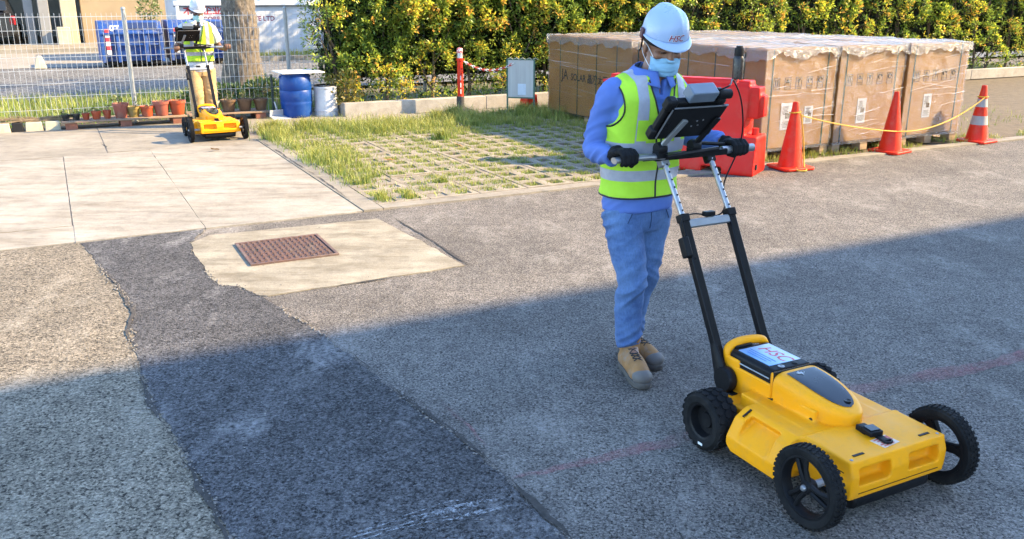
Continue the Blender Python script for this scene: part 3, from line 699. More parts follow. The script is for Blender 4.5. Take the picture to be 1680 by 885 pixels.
# ---- blue refuse skips
M_skip = pmat('skip_blue', (.005, .045, .21), (.008, .06, .25), scale=4, rough=.5, dirt=(.13, .13, .14), dscale=5)
M_rib = pmat('skip_blue_dark', (.003, .018, .085), (.004, .024, .10), scale=4, rough=.55)
M_blk = pmat('black_steel', (.006, .006, .007), (.012, .012, .012), rough=.6, Specular__IOR__Level=.25)
M_wht = pmat('white_paint', (.75, .75, .74), (.65, .65, .64), rough=.6); M_sr = pmat('sign_red', (.5, .03, .04), (.42, .03, .04), rough=.6)
def skip(u, v, L, label, num, rz=0):
    e = empty('refuse_skip', W(u, v), SITE + rz, label, 'skip', 'blue refuse skips by the building'); D, H0, H1 = 1.5, .16, 1.16
    # hull: sloping ends, open chamfered top
    pr = [(-D / 2 + .12, H0), (D / 2 - .1, H0), (D / 2, H1 - .2), (D / 2 - .15, H1), (-D / 2 + .2, H1), (-D / 2, H1 - .28)]
    M = Matrix(((0, 0, 1, 0), (1, 0, 0, 0), (0, 1, 0, 0), (0, 0, 0, 1)))
    MB().prism(pr, -L / 2, L / 2, M).build('hull', M_skip, e, bevel=.02)
    for x in (-L / 2 + .05, -L / 2 + .42, L / 2 - .42, L / 2 - .05): MB().box((x, -D / 2 - .005, .56), (.075, .075, .84), Matrix.Rotation(R(-6), 3, 'X')).build('rib', M_skip, e, bevel=.008)
    for z in (.30, .58, .86): MB().box((0, -D / 2 + .06 - (z - .3) * .11, z), (L, .09, .045)).build('rail', M_skip, e, bevel=.006)
    MB().box((L * .19, -D / 2 + .085, H1 - .12), (L * .46, .05, .18), Matrix.Rotation(R(-32), 3, 'X')).build('lid', M_rib, e, bevel=.01)
    for x in (-L / 2 + .25, L / 2 - .25):
        for y in (-D / 2 + .3, D / 2 - .3): MB().tube([(x - .05, y, .08), (x + .05, y, .08)], .08, 14).build('caster', M_blk, e, smooth=40)
    MB().box((0, -.2, .12), (L * .92, D * .55, .09)).build('base_frame', M_blk, e, bevel=.01)
    for i in range(6): MB().box((-L / 2 + .19, -D / 2 - .054 + .012 * i, .40 + i * .105), (.105, .012, .104), Matrix.Rotation(R(-6), 3, 'X')).build('chevron', (M_sr if i % 2 else M_wht), e)
    if num: text_mb(num, .23, Matrix.Translation((-L / 2 + .26, -D / 2 + .025, H1 - .23)) @ Matrix.Rotation(R(54.5), 4, 'X'), bold=.008).build('number', M_wht, e)
    else: MB().box((.06, -D / 2 + .03, .74), (.5, .012, .15), Matrix.Rotation(R(-6), 3, 'X')).build('sign_plate', M_wht, e)
skip(1.95, 26.2, 1.52, 'blue refuse skip with red and white chevrons and the number 07', '07')
skip(3.62, 26.35, 1.5, 'blue refuse skip with a white plate, behind the far worker', None)
clump('sapling', 2.55, 26.5, .3, .75, 260, 'sapling sprouting above the blue refuse skip', 'plant', ((.08, .13, .03), (.22, .22, .06)), 1.05, (.07, .14))
o = MB().lathe([(.2, 0), (.2, .03), (.09, .30), (.07, .32), (.01, .325)], 4).build('concrete_marker', M_crm, None, bevel=.015); o.location = W(-.24, 25.9, .016); o.rotation_euler = (0, 0, SITE + .78); tag(o, 'pale concrete pyramid marker on the far road edge', 'marker')

# ---- far building
fb = empty('warehouse', W(0, 36), SITE, 'cream warehouse with an open bay and columns behind the skips', 'building')
M_cream = pmat('cream_wall', (.33, .245, .14), (.29, .21, .12), scale=1.5, rough=.85); M_col = pmat('column_grey', (.25, .245, .23), (.21, .205, .195), scale=2, rough=.8)
MB().box((7.0, .3, 3.2), (11.6, .4, 6.2)).build('wall', M_cream, fb, bevel=.02)
MB().box((.8, .2, 3.2), (.5, .55, 6.2)).build('column', pmat('column_cream', (.45, .37, .25), (.40, .33, .22), rough=.8), fb, bevel=.02)
MB().box((0.02, .2, 3.2), (.34, .55, 6.2)).build('column', M_col, fb, bevel=.02); MB().box((-.45, .45, 3.2), (.3, .5, 6.2)).build('column', M_col, fb, bevel=.02)
MB().box((-6.2, .2, 3.2), (.5, .55, 6.2)).build('column', M_col, fb, bevel=.02)
MB().box((-3, 7.5, 3.2), (16, .3, 6.2)).build('rear_wall', M_col, fb); MB().box((-11, 4, 3.2), (.3, 7, 6.2)).build('side_wall', M_col, fb); MB().box((1.6, 4, 3.2), (.3, 7, 6.2)).build('side_wall', M_col, fb)
MB().box((-1, 3.8, 6.35), (28, 9, .25)).build('roof', M_col, fb, bevel=.02); MB().box((-3, .1, 4.8), (7, .3, 2.8)).build('lintel', M_cream, fb)
for x in (3.2, 6.0, 9.0): MB().box((x, .085, 2.9), (1.2, .05, 1.1)).build('window', pmat('factory_glass', (.05,) * 3), fb)
MB().box((.55, -.35, .45), (.42, .35, .6)).build('plinth', M_crm, fb, bevel=.02)

# dark car parked in the bay, seen from behind
cr = empty('car', W(-1.72, 37.6, .165), SITE, 'dark parked car with red tail lights inside the open bay', 'car')
M_car = pmat('car_paint', (.012, .013, .016), (.016, .017, .02), rough=.22); M_cg = pmat('car_glass', (.02, .025, .03), rough=.06); M_tl = pmat('tail_lamp_red', (.4, .01, .015), rough=.2)
def carpt(i, j):
    a = i * 2 * math.pi; yy = -2.1 + 4.2 * j; hw = .88 * (1 - .10 * abs(2 * j - 1) ** 3); top = lerp([(-2.1, 1.0), (-1.95, 1.08), (-.9, 1.02), (1.0, .98), (1.7, .86), (2.1, .7)], yy)[0]
    c, s = math.cos(a), math.sin(a); e = .35; return Vector((hw * math.copysign(abs(c) ** e, c), yy, .28 + (top - .28) * .5 + (top - .28) * .5 * math.copysign(abs(s) ** e, s)))
m = MB(); m.grid(carpt, 40, 22, wrap=True); m.f += [tuple(range(39, -1, -1)), tuple(range(21 * 40, 22 * 40))]; m.build('body', M_car, cr, smooth=40)
def cabpt(i, j):
    a = i * 2 * math.pi; t = j; y0, y1 = lerp([(0, -2.02, 1.15), (1, -1.55, .35)], t); hw = .84 - .17 * t; c, s = math.cos(a), math.sin(a); e = .4
    return Vector((hw * math.copysign(abs(c) ** e, c), (y0 + y1) / 2 + (y1 - y0) / 2 * math.copysign(abs(s) ** e, s), .98 + .58 * t))
m = MB(); m.grid(cabpt, 40, 8, wrap=True); m.f += [tuple(range(7 * 40, 8 * 40))]; m.build('cabin', M_car, cr, smooth=40)
MB().box((0, -1.86, 1.3), (1.25, .03, .4), Matrix.Rotation(R(-38), 3, 'X')).build('rear_window', M_cg, cr, bevel=.02)
for s in (-1, 1):
    MB().box((s * .74, -2.04, .82), (.2, .12, .3)).build('tail_light', M_tl, cr, bevel=.03)
    for y in (-1.35, 1.35):
        wh = MB(); wh.lathe([(.19, -.1), (.3, -.1), (.325, -.06), (.325, .06), (.3, .1), (.19, .1)], 28, Matrix.Translation((s * .8, y, .325)) @ Matrix.Rotation(R(90), 4, 'Y')); wh.build('tyre', M_blk, cr, smooth=35)
        MB().lathe([(.02, -.08), (.19, -.08), (.19, .08), (.02, .085)], 20, Matrix.Translation((s * .8, y, .325)) @ Matrix.Rotation(R(90), 4, 'Y')).build('rim', M_galv, cr, smooth=35)
MB().box((0, -2.11, .55), (.5, .02, .12)).build('number_plate', M_wht, cr); MB().box((0, -2.07, .40), (1.55, .1, .18)).build('bumper', M_blk, cr, bevel=.03)
# ================================================================== HEDGE, KERB, POST, BOARD
pk = empty('planter_kerb', W(3.9, 13.3), SITE, 'low white concrete kerb wall along the foot of the hedge', 'kerb')
for i in range(7):
    x0 = i * 2.4; MB().box((x0 + 1.2 - (.004 if i else 0), .07, .10), (2.392, .14, .22)).build('kerb_block', M_kerb, pk, bevel=.012)
MB().box((.07, 1.3, .098), (.14, 2.3, .21)).build('kerb_block', M_kerb, pk, bevel=.012)
for x in (1.75, 5.2): MB().tube([(x, -.004, .06), (x, .02, .06)], .014, 10).build('weep_hole', M_crack, pk)

hg = empty('hedge', W(4.2, 14.2), SITE, 'tall clipped hedge with yellow and orange new leaves behind the kerb', 'hedge')
HL = 19.0
def hedge_front(x, z):
    return -.62 + .16 * noise.noise(Vector((x * .9, z * .9, 2))) + .13 * noise.noise(Vector((x * 2.3, z * 2.3, 6))) + .25 * max(0, (.45 - z)) - (.10 if x < 1 else 0)
def hedge_leaves():
    P, D, S, Cc = [], [], [], []
    nc = 11000
    for k in range(nc):
        x = random.uniform(-.62, HL) if random.random() > .30 else random.uniform(-.62, 6); z = .12 + 2.35 * random.random() ** .85
        if z < .40 and random.random() < .55: continue
        if x < -.25 and z < .55 and random.random() < .7: continue
        lump = noise.noise(Vector((x * 1.5, z * 1.5, 11)))
        gap = noise.noise(Vector((x * 3.1, z * 3.1, 21)))
        ph = (x / .92 + .75 * noise.noise(Vector((x * .8, z * 1.3, 61)))) % 1; dep = abs(random.gauss(0, .07)) + .26 * abs(2 * ph - 1) ** 6 + (0.16 if gap < -.10 else 0) + max(0, -lump) * .2
        if gap < -.22 and random.random() < .7: continue
        y = hedge_front(x, z) + dep
        if x < .05: y += (0.05 - x) * random.uniform(0, 1.4)
        out = Vector((random.gauss(-.35 if x < .1 else 0, .5), -1 + random.gauss(0, .35), .45 + random.gauss(0, .4))).normalized()
        newg = (random.random() < .50 + .4 * lump) and dep < .12
        tone = random.random(); kind = noise.noise(Vector((x * .8, z * .8, 31)))
        m = random.randint(8, 13)
        for i in range(m):
            q = Vector((random.gauss(0, 1), random.gauss(0, 1), random.gauss(0, 1))); d = (out * .9 + q * .62).normalized()
            P.append((x + q.x * .022, y + q.y * .022, z + q.z * .022)); D.append(tuple(d)); S.append(random.uniform(.042, .08) * (1 + .4 * kind))
            if newg:
                c = (.74, .60, .07) if tone < .5 else ((.74, .40, .08) if tone < .78 + .2 * kind else (.55, .62, .07))
                f = random.uniform(.65, 1.25)
                if i > m * .65: c = (.26, .34, .05)
            else:
                c = (.17, .26, .045) if tone < .6 else (.30, .37, .055); f = random.uniform(.55, 1.3)
            Cc.append((c[0] * f, c[1] * f, c[2] * f))
    # inner leaves, coloured near black as the shade in the gaps
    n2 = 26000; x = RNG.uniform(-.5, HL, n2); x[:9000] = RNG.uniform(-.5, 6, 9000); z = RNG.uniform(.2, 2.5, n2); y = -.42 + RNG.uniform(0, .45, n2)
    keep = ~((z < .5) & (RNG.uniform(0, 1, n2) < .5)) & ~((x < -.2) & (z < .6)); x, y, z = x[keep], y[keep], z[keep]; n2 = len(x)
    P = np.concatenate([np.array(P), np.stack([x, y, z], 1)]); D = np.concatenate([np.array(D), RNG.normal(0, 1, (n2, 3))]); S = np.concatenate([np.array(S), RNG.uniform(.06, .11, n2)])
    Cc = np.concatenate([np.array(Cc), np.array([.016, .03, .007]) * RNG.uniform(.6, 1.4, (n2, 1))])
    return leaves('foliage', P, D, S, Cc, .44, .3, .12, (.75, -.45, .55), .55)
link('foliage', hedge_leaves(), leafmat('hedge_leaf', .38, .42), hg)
M_stem = pmat('hedge_stem', (.09, .062, .04), (.14, .10, .065), scale=18, rough=.9, bump=.5)
for k in range(26):
    x = -.1 + k * .74 + random.uniform(-.15, .15); m = MB(); y = -.3 + random.uniform(-.1, .1)
    m.tube([(x, y, -.05), (x + .03, y, .4), (x + random.gauss(0, .05), y + .05, 1.1), (x + random.gauss(0, .1), y + .1, 2.2)], [.035, .028, .022, .01], 7)
    for j in range(4):
        z = .3 + j * .35; a = random.choice((-1, 1)); m.tube([(x, y, z), (x + a * .15, y - .08, z + .25), (x + a * .28, y - .12, z + .6)], [.016, .012, .006], 6)
    m.build('stem', M_stem, hg, smooth=60)
t = NT('hedge_core_shade'); t.fin(t.ramp(t.noise(26, 6, .75), [(.35, (.004, .006, .002)), (.62, (.018, .024, .008))]), .95, 0, t.bump(t.noise(30, 5, .8), 1., .08))  # near-black backing sheet, painted as the shade deep inside the hedge
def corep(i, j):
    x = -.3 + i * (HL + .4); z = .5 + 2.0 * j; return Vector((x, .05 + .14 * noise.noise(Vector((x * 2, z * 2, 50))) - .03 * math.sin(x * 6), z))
m = MB(); m.grid(corep, 150, 14); m.build('core_shade', t.m, hg, smooth=60)
clump('low_shrub', 4.02, 13.62, .28, .62, 620, 'low shrub with bronze tips at the left end of the white kerb', 'shrub', ((.07, .11, .025), (.27, .2, .045)), .08, (.05, .10))

# ---- warning post with chain
M_or = pmat('orange_plastic', (.60, .024, .006), (.52, .021, .006), scale=5, rough=.5, dirt=(.45, .075, .04), dscale=9, Specular__IOR__Level=.25)
M_rub = pmat('base_rubber', (.035, .032, .03), (.06, .054, .049), scale=14, rough=.9, bump=.3)
wp = empty('warning_post', W(5.70, 12.98), SITE, 'orange warning post on a black rubber base in front of the hedge', 'bollard')
m = MB(); m.lathe([(.26, .008), (.25, .03), (.14, .07), (.07, .10), (.062, .12), (.062, .26), (.05, .265)], 28); m.build('base', M_rub, wp, smooth=40)
MB().lathe([(.048, .26), (.046, .80), (.052, .805), (.052, .845), (.044, .85), (.01, .85)], 22).build('tube', M_or, wp, smooth=40)
MB().lathe([(.0425, .851), (.042, .89), (.040, .965)], 20).build('reflective_band', pmat('silver_band', (.5, .5, .52), (.4, .4, .42), rough=.35, metal=.3), wp, smooth=40)
MB().lathe([(.046, .93), (.048, .97), (.042, 1.0), (.01, 1.01)], 20).build('cap', pmat('red_white_cap', (.55, .05, .06), (.75, .65, .63), scale=38, rough=.5, lo=.48, hi=.56), wp, smooth=40)
for a in (0, 2.1, 4.2): MB().tube([(.047 * math.cos(a), .047 * math.sin(a), .83), (.066 * math.cos(a), .066 * math.sin(a), .83)], .012, 8).build('chain_ring', M_or, wp)
for z in (.34, .44, .55): MB().box((-.012, -.0475, z), (.013, .004, .07)).build('scuff_mark', M_wht, wp)
# chain
def chain(name, a, b, sag, label, n=30):
    e = empty(name, (0, 0, 0), 0, label, 'chain'); a, b = Vector(a), Vector(b)
    M_w, M_r = pmat('chain_white', (.7, .68, .66), rough=.5), pmat('chain_red', (.58, .03, .02), rough=.5)
    P = [a.lerp(b, i / n) + Vector((0, 0, -sag * 4 * (i / n) * (1 - i / n))) for i in range(n + 1)]
    for i in range(n):
        p, q = P[i], P[i + 1]; d = (q - p).normalized(); mid = (p + q) / 2; L = (q - p).length * .68; sd = d.cross(Vector((0, 0, 1))).normalized(); up = sd.cross(d)
        if i % 2: sd, up = up, sd
        ring = [mid + d * (math.cos(t) * L) + sd * (math.sin(t) * .017) for t in [k * 2 * math.pi / 12 for k in range(12)]]
        MB().tube(ring, .0065, 5, closed=True).build('link', M_r if (i // 2) % 2 else M_w, e, smooth=60)
pa = W(5.76, 12.95, .80); pb = W(6.40, 12.44, .80)
chain('plastic_chain', pa, pb, .13, 'red and white plastic chain hanging from the orange post')

# ---- notice board on legs
bo = empty('notice_board', W(6.46, 12.38), SITE + R(-43), 'grey board in a green frame on two legs beside the cartons', 'board')
M_grn = pmat('green_frame', (.035, .115, .075), (.05, .09, .07), scale=20, rough=.6); M_brd = pmat('grey_board', (.33, .33, .31), (.40, .40, .38), scale=3, rough=.8, stretch=(6, 1, .4))
for x in (-.215, .215): MB().box((x, 0, .42), (.024, .024, .86)).build('leg', M_grn, bo, bevel=.003)
for z in (.845, .26): MB().box((0, 0, z), (.406, .02, .02)).build('frame_rail', M_grn, bo, bevel=.003)
MB().box((0, -.002, .552), (.405, .008, .56)).build('panel', M_brd, bo)
MB().box((.02, -.0075, .39), (.13, .002, .17)).build('paper', pmat('pale_paper', (.48, .54, .60), (.42, .48, .54), scale=14, rough=.8), bo)
for i in range(5):
    a = -.2 + i * .1; MB().tube([(a, -.012, .85), (a + .04, -.022, .87), (a + .08, -.014, .845)], .005, 5).build('tie', pmat('cream_tie', (.5, .45, .35)), bo)
rc = empty('red_weight', W(6.78, 12.72), SITE, 'red plastic barrier foot standing behind the grey board', 'barrier foot')
m = MB(); m.prism([(-.13, 0), (.13, 0), (.10, .27), (-.08, .27)], -.11, .11, Matrix.Rotation(R(90), 4, 'X')); m.build('body', M_or, rc, bevel=.015)
MB().tube([(.02, -.125, .12), (.02, -.108, .12)], .03, 14).build('plug', M_blk, rc, smooth=40)

# ================================================================== WRAPPED CARTONS
M_card = pmat('cardboard', (.50, .25, .055), (.43, .205, .044), scale=2.2, rough=.75, bump=.12, bscale=14, bdist=.01)
M_strap = pmat('green_strap', (.012, .05, .02), (.02, .07, .03), rough=.35)
M_pal = pmat('pale_pallet_timber', (.40, .28, .16), (.30, .20, .115), scale=8, rough=.85, bump=.4, bscale=40)
M_ink = pmat('printed_ink', (.075, .05, .03), (.11, .075, .042), rough=.8); M_pap = pmat('label_paper', (.72, .72, .73), (.66, .66, .68), rough=.55)
def filmmat(name, clear, dens, white=(.82, .82, .83), st=.9, bs=(2, 2, 26)):
    t = NT(name)
    s1 = t.noise(3.2, 6, .72, t.map(bs, (.06, .04, 0)), .6); s2 = t.noise(9, 5, .7, t.map(bs, (-.05, .07, 0)), .3)
    hgt = t.math('ADD', s1, t.math('MULTIPLY', s2, .5)); nrm = t.bump(hgt, st, .09)
    t.fin(white, .22, 0, nrm, Specular__IOR__Level=.6)
    gl = t.n('BsdfGlossy', Color=(1, 1, 1), Roughness=.24, Normal=nrm).outputs[0]; tr = t.n('BsdfTransparent').outputs[0]
    fr = t.n('Fresnel', IOR=1.45, Normal=nrm).outputs[0]
    a = t.t.nodes.new('ShaderNodeMixShader'); t.set(a.inputs[0], t.math('MULTIPLY', fr, .8)); t.t.links.new(tr, a.inputs[1]); t.t.links.new(gl, a.inputs[2])
    b = t.t.nodes.new('ShaderNodeMixShader'); streak = t.ramp(s1, [(.60, clear), (.70, dens)]); t.set(b.inputs[0], streak); t.t.links.new(a.outputs[0], b.inputs[1]); t.t.links.new(t.b.outputs[0], b.inputs[2])  # white streaks mixed into the film as painted glints
    t.t.links.new(b.outputs[0], t.out.inputs[0]); return t.m
M_wrap = filmmat('stretch_wrap', .0, .42); M_top = filmmat('plastic_cover', .22, .62, (.62, .60, .56), 1.0, (3, 3, 3))
t = NT('film_fold'); t.fin((.80, .78, .74), .15, 0, None, Specular__IOR__Level=.8); mx = t.t.nodes.new('ShaderNodeMixShader'); mx.inputs[0].default_value = .42; t.t.links.new(t.n('BsdfTransparent').outputs[0], mx.inputs[1]); t.t.links.new(t.b.outputs[0], mx.inputs[2]); t.t.links.new(mx.outputs[0], t.out.inputs[0]); M_fold = t.m
PX, PY, PH, PB = 1.065, 2.18, 1.095, .115
def carton(name_i, u, v, rz, label, logo=False, detail=True):
    e = empty('wrapped_carton', W(u, v), SITE + rz, label, 'carton', 'wrapped cartons on pallets')
    # pallet
    for y in (-PY / 2 + .07, -.55, 0, .55, PY / 2 - .07): MB().box((0, y, PB - .011), (PX, .10, .02)).build('deck_plank', M_pal, e, bevel=.003)
    for x in (-PX / 2 + .07, 0, PX / 2 - .07):
        for y in (-PY / 2 + .07, 0, PY / 2 - .07): MB().box((x, y, .059), (.12, .13, .068)).build('pallet_block', M_pal, e, bevel=.003)
        MB().box((x, 0, .012), (.11, PY, .022)).build('runner', M_pal, e, bevel=.003)
    m = MB(); m.box((0, 0, PB + PH / 2 + .003), (PX, PY, PH)); m.build('carton', M_card, e, bevel=.012)
    zt = PB + PH + .003
    for y in (-.75, -.25, .25, .75):
        for x in (-1, 1): MB().box((x * (PX / 2 + .003), y, PB + PH / 2), (.004, .016, PH + .01)).build('strap', M_strap, e); MB().box((x * (PX / 2 + .004), y, zt - .035), (.02, .05, .05)).build('corner_guard', M_card, e)
        MB().box((0, y, zt + .003), (PX + .01, .016, .004)).build('strap', M_strap, e)
    for x in (-.43, .40): MB().box((x, -PY / 2 - .003, PB + PH / 2), (.018, .004, PH)).build('strap', M_strap, e)
    if detail:
        y = -PY / 2 - .0035
        for i in range(5):
            x = -.36 + i * .165; q = MB(); z = PB + .74
            for dx, dz, sx, sz in ((0, .05, .09, .005), (0, -.075, .09, .005), (-.0425, -.0125, .005, .12), (.0425, -.0125, .005, .12)): q.box((x + dx, y, z + dz), (sx, .002, sz))
            if i == 0: q.box((x - .015, y, z), (.012, .002, .07)); q.box((x + .015, y, z), (.012, .002, .07)); q.box((x, y, z - .045), (.06, .002, .006))
            elif i == 1: q.box((x, y, z), (.055, .002, .018)); q.box((x, y, z + .02), (.03, .002, .02)); q.box((x, y, z - .05), (.06, .002, .006))
            elif i == 2: q.prism([(-.025, .035), (.025, .035), (.012, -.01), (-.012, -.01)], -.001, .001, Matrix.Translation((x, y, z)) @ Matrix.Rotation(R(90), 4, 'X')); q.box((x, y, z - .025), (.006, .002, .03)); q.box((x, y, z - .05), (.06, .002, .006))
            else:
                q.tube([(x + .026 * math.cos(a), y, z + .01 + .026 * math.sin(a)) for a in [k * .55 for k in range(9 if i == 3 else 11)]], .006, 5); q.box((x, y, z - .05), (.06, .002, .006))
            q.build('handling_symbol', M_ink, e)
        for (x, wd, ht) in ((-.18, .165, .30), (.16, .13, .2)) if name_i == 0 else ((-.12, .145, .29),):
            z = PB + .36; lb = MB().box((x, y - .001, z), (wd, .003, ht)).build('paper_label', M_pap, e); q = MB()
            for k in range(7): q.box((x - wd * .1, y - .003, z + ht * (.38 - k * .05)), (wd * random.uniform(.3, .6), .001, .006))
            q.box((x + wd * .12, y - .003, z + ht * .02), (wd * .42, .001, ht * .2))
            for k in range(5): q.box((x, y - .003, z - ht * (.2 + k * .05)), (wd * random.uniform(.5, .8), .001, .005))
            q.build('label_print', M_ink, lb)
    if logo:
        M = Matrix.Translation((-PX / 2 - .0035, .70, PB + .49)) @ Matrix.Rotation(R(-90), 4, 'Z') @ Matrix.Rotation(R(90), 4, 'X')
        M_lg = pmat('logo_ink', (.03, .022, .016), (.05, .036, .024), rough=.8); text_mb('JA', .20, M, bold=.004).build('printed_logo', M_lg, e); text_mb('SOLAR \u6676\u6fb3\u592a\u9633\u80fd', .135, M @ Matrix.Translation((.265, 0, 0)), bold=.003).build('printed_logo', M_lg, e)
    # stretch film round the sides, plastic cover on top with an uneven hem
    per = [(-1, -1), (1, -1), (1, 1), (-1, 1)]; hx, hy = PX / 2 + .010, PY / 2 + .010
    def wrapf(i, j):
        s = i * 4; k = int(s) % 4; f = s - int(s); a, b = per[k], per[(k + 1) % 4]; x = (a[0] + (b[0] - a[0]) * f); y = (a[1] + (b[1] - a[1]) * f); z = .09 + (zt - .08 - .0) * j
        d = .007 * noise.noise(Vector((x * 3 + u * 5, y * 3 + v * 3, z * 9))) + .004 * noise.noise(Vector((x * 8, y * 8 + u, z * 24)))
        return Vector((x * (hx + d), y * (hy + d), z))
    m = MB(); m.grid(wrapf, 96, 44, wrap=True); m.build('stretch_film', M_wrap, e, smooth=70)
    fo = MB()                                                        # gathered folds of film running round the box
    for k in range(30 if (detail or logo) else 0):
        z0 = .14 + (zt - .2) * random.random(); sl = random.gauss(.03, .05); a0 = random.uniform(-1, .6); L_ = random.uniform(.25, 1.6); face = random.random() < .55; wd = random.uniform(.0012, .005)
        pts = []
        for i in range(12):
            q = min(1, a0 + L_ * i / 11); zz = z0 + sl * (q - a0) + .006 * noise.noise(Vector((q * 6, k, u)))
            pts.append((Vector((q * hx, -hy - .012, zz)) if face else Vector((-hx - .012, q * hy, zz)), wd * (.4 + 1.2 * abs(noise.noise(Vector((q * 5, k * 3.3, 1)))))))
        nn = Vector((0, -1, 0)) if face else Vector((-1, 0, 0)); b0_ = [p - Vector((0, 0, w_)) for p, w_ in pts]; t0_ = [p + Vector((0, 0, w_)) for p, w_ in pts]; c0_ = [p + nn * min(.005, w_ * 1.5) for p, w_ in pts]
        fo.add(b0_ + c0_ + t0_, [(i, i + 1, 12 + i + 1, 12 + i) for i in range(11)] + [(12 + i, 12 + i + 1, 24 + i + 1, 24 + i) for i in range(11)])
    if fo.v: o_ = fo.build('film_folds', M_fold, e, smooth=80); o_['kind'] = 'stuff'
    N = 34
    def topf(i, j):
        X, Y = i * 2 - 1, j * 2 - 1; sx, sy = hx + .022, hy + .022; rim = .075
        ex, ey = abs(X), abs(Y); x = X * 1.16; y = Y * 1.08; x = max(-1, min(1, x)); y = max(-1, min(1, y))
        over = max(0, (ex * 1.16 - 1) / .16, (ey * 1.08 - 1) / .08)
        h = zt + .02 + .022 * noise.noise(Vector((x * 2 + u, y * 3 + v, 4))) + .013 * noise.noise(Vector((x * 6 + u, y * 11, 8)))
        hem = .11 + .07 * noise.noise(Vector((x * 3.1 + u, y * 4.3 + v, 14))) + .03 * noise.noise(Vector((x * 9, y * 12, 15)))
        k = 1 + .012 * noise.noise(Vector((x * 9 + u, y * 15, over * 4))) * (over > 0)
        return Vector((x * sx * k, y * sy * k, h - hem * over))
    m = MB(); m.grid(topf, N * 2, N * 4); m.build('plastic_cover', M_top, e, smooth=70)
    return e
U0 = 6.95
labs = [['left carton of the front row, two paper labels, behind the red barrier', 'middle carton of the front row behind the central traffic cone', 'right carton of the front row beside the banded cone'],
        ['rear left carton with a dark printed logo on its long side', 'rear middle carton, only its covered top showing', 'rear right carton, only its covered top showing']]
for r in range(2):
    for k in range(3):
        carton(k if r == 0 else 9, U0 + PX / 2 + k * 1.125 - .2 * r, 7.55 + PY / 2 + r * 2.27, R(random.uniform(-.8, .8)), labs[r][k], logo=(r == 1 and k == 0), detail=(r == 0))

# ================================================================== BARRIER, FLASK, CONES, ROPE
M_bar = pmat('barrier_red', (.55, .012, .007), (.48, .011, .007), scale=3, rough=.48, bump=.06, bscale=20, dirt=(.42, .05, .03), dscale=5, Specular__IOR__Level=.22)
b0, b1 = W(6.42, 6.98), W(5.5, 8.45); bd_ = (b0 - b1); BL = bd_.length + .06; brz = math.atan2(bd_.y, bd_.x)
br = empty('water_barrier', (b0 + b1) / 2, brz, 'red plastic water filled barrier beside the cartons', 'barrier')
def bprism(m, prof, x0, x1):
    M = Matrix(((0, 0, 1, 0), (1, 0, 0, 0), (0, 1, 0, 0), (0, 0, 0, 1))); m.prism(prof, x0, x1, M)
m = MB(); h = BL / 2
bprism(m, [(-.225, 0), (.225, 0), (.225, .05), (.17, .40), (-.17, .40), (-.225, .05)], -h, h)
bprism(m, [(-.165, .38), (.165, .38), (.115, .90), (-.115, .90)], -h + .02, h - .13)
bprism(m, [(-.09, .84), (.09, .84), (.08, .96), (-.08, .96)], -h + .10, h - .30)
m.box((h - .13, 0, .72), (.20, .20, .34)); m.box((h - .03, 0, .70), (.10, .14, .22)); m.box((h - .2, 0, .90), (.14, .19, .10))
cut = MB()
for x in (-.42, .12): cut.box((x, -.25, .58), (.34, .22, .34)); cut.box((x, .25, .58), (.34, .22, .34))
cut.box((h - .03, 0, .49), (.22, .5, .17)); cut.box((-h + .05, 0, .80), (.2, .5, .14))
for x in (-.45, .45): cut.box((x, 0, .02), (.22, .6, .10))
link('shell', fuse(m, .012, 3, cut), M_bar, br)
MB().tube([(h - .07, 0, .38), (h - .07, 0, .47)], .035, 14).build('peg', M_bar, br, smooth=40); MB().tube([(h - .02, -.14, .09), (h + .012, -.14, .09)], .032, 16).build('drain_plug', M_blk, br, smooth=40)
MB().lathe([(.05, 0), (.05, .022), (.042, .028), (.01, .028)], 18, Matrix.Translation((-.2, 0, .955))).build('filler_cap', M_bar, br, smooth=40)
fx = Matrix.Rotation(brz, 4, 'Z') @ Vector((h - .30, 0, 0)); fl = empty('flask', (b0 + b1) / 2 + fx + Vector((0, 0, .958)), 0, 'dark drinks flask standing on the red barrier', 'flask')
M_fl = pmat('flask_dark', (.018, .017, .018), (.025, .023, .023), scale=14, rough=.3, metal=.4)
MB().lathe([(.050, 0), (.056, .006), (.056, .20), (.052, .215), (.045, .232)], 28).build('body', M_fl, fl, smooth=40)
MB().lathe([(.049, .233), (.049, .285), (.046, .31), (.034, .316), (.034, .33), (.01, .333)], 24).build('lid', pmat('black_plastic', (.007, .007, .008), (.011, .011, .012), rough=.45, Specular__IOR__Level=.14), fl, smooth=40)
MB().tube([(.05, 0, .20), (.068, 0, .22), (.068, 0, .26), (.048, 0, .275)], .006, 6).build('strap_loop', pmat('black_plastic', (.02,) * 3), fl, smooth=50)

def cone(u, v, label, bands, tilt=0):
    e = empty('traffic_cone', W(u, v, .004), SITE + random.uniform(-.3, .3), label, 'cone', 'orange traffic cones along the cartons'); e.rotation_euler[0] = tilt
    m = MB(); m.prism([(.19 * math.copysign(min(1, abs(math.cos(q)) * 1.35), math.cos(q)), .19 * math.copysign(min(1, abs(math.sin(q)) * 1.35), math.sin(q))) for q in [k * math.pi / 14 for k in range(28)]], .0, .03)
    m.build('base', M_or, e, bevel=.008)
    MB().lathe([(.135, .03), (.128, .05), (.034, .66), (.031, .695), (.026, .705), (.018, .705), (.015, .66)], 30).build('cone', M_or, e, smooth=40)
    if bands:
        for a, b in ((.22, .33), (.44, .54)):
            r = lambda z: .128 - (z - .05) * .094 / .61 + .002
            MB().lathe([(r(a), a), (r(b), b)], 30).build('reflective_band', pmat('cone_band', (.34, .31, .30), (.27, .25, .24), rough=.5), e, smooth=40)
    return e
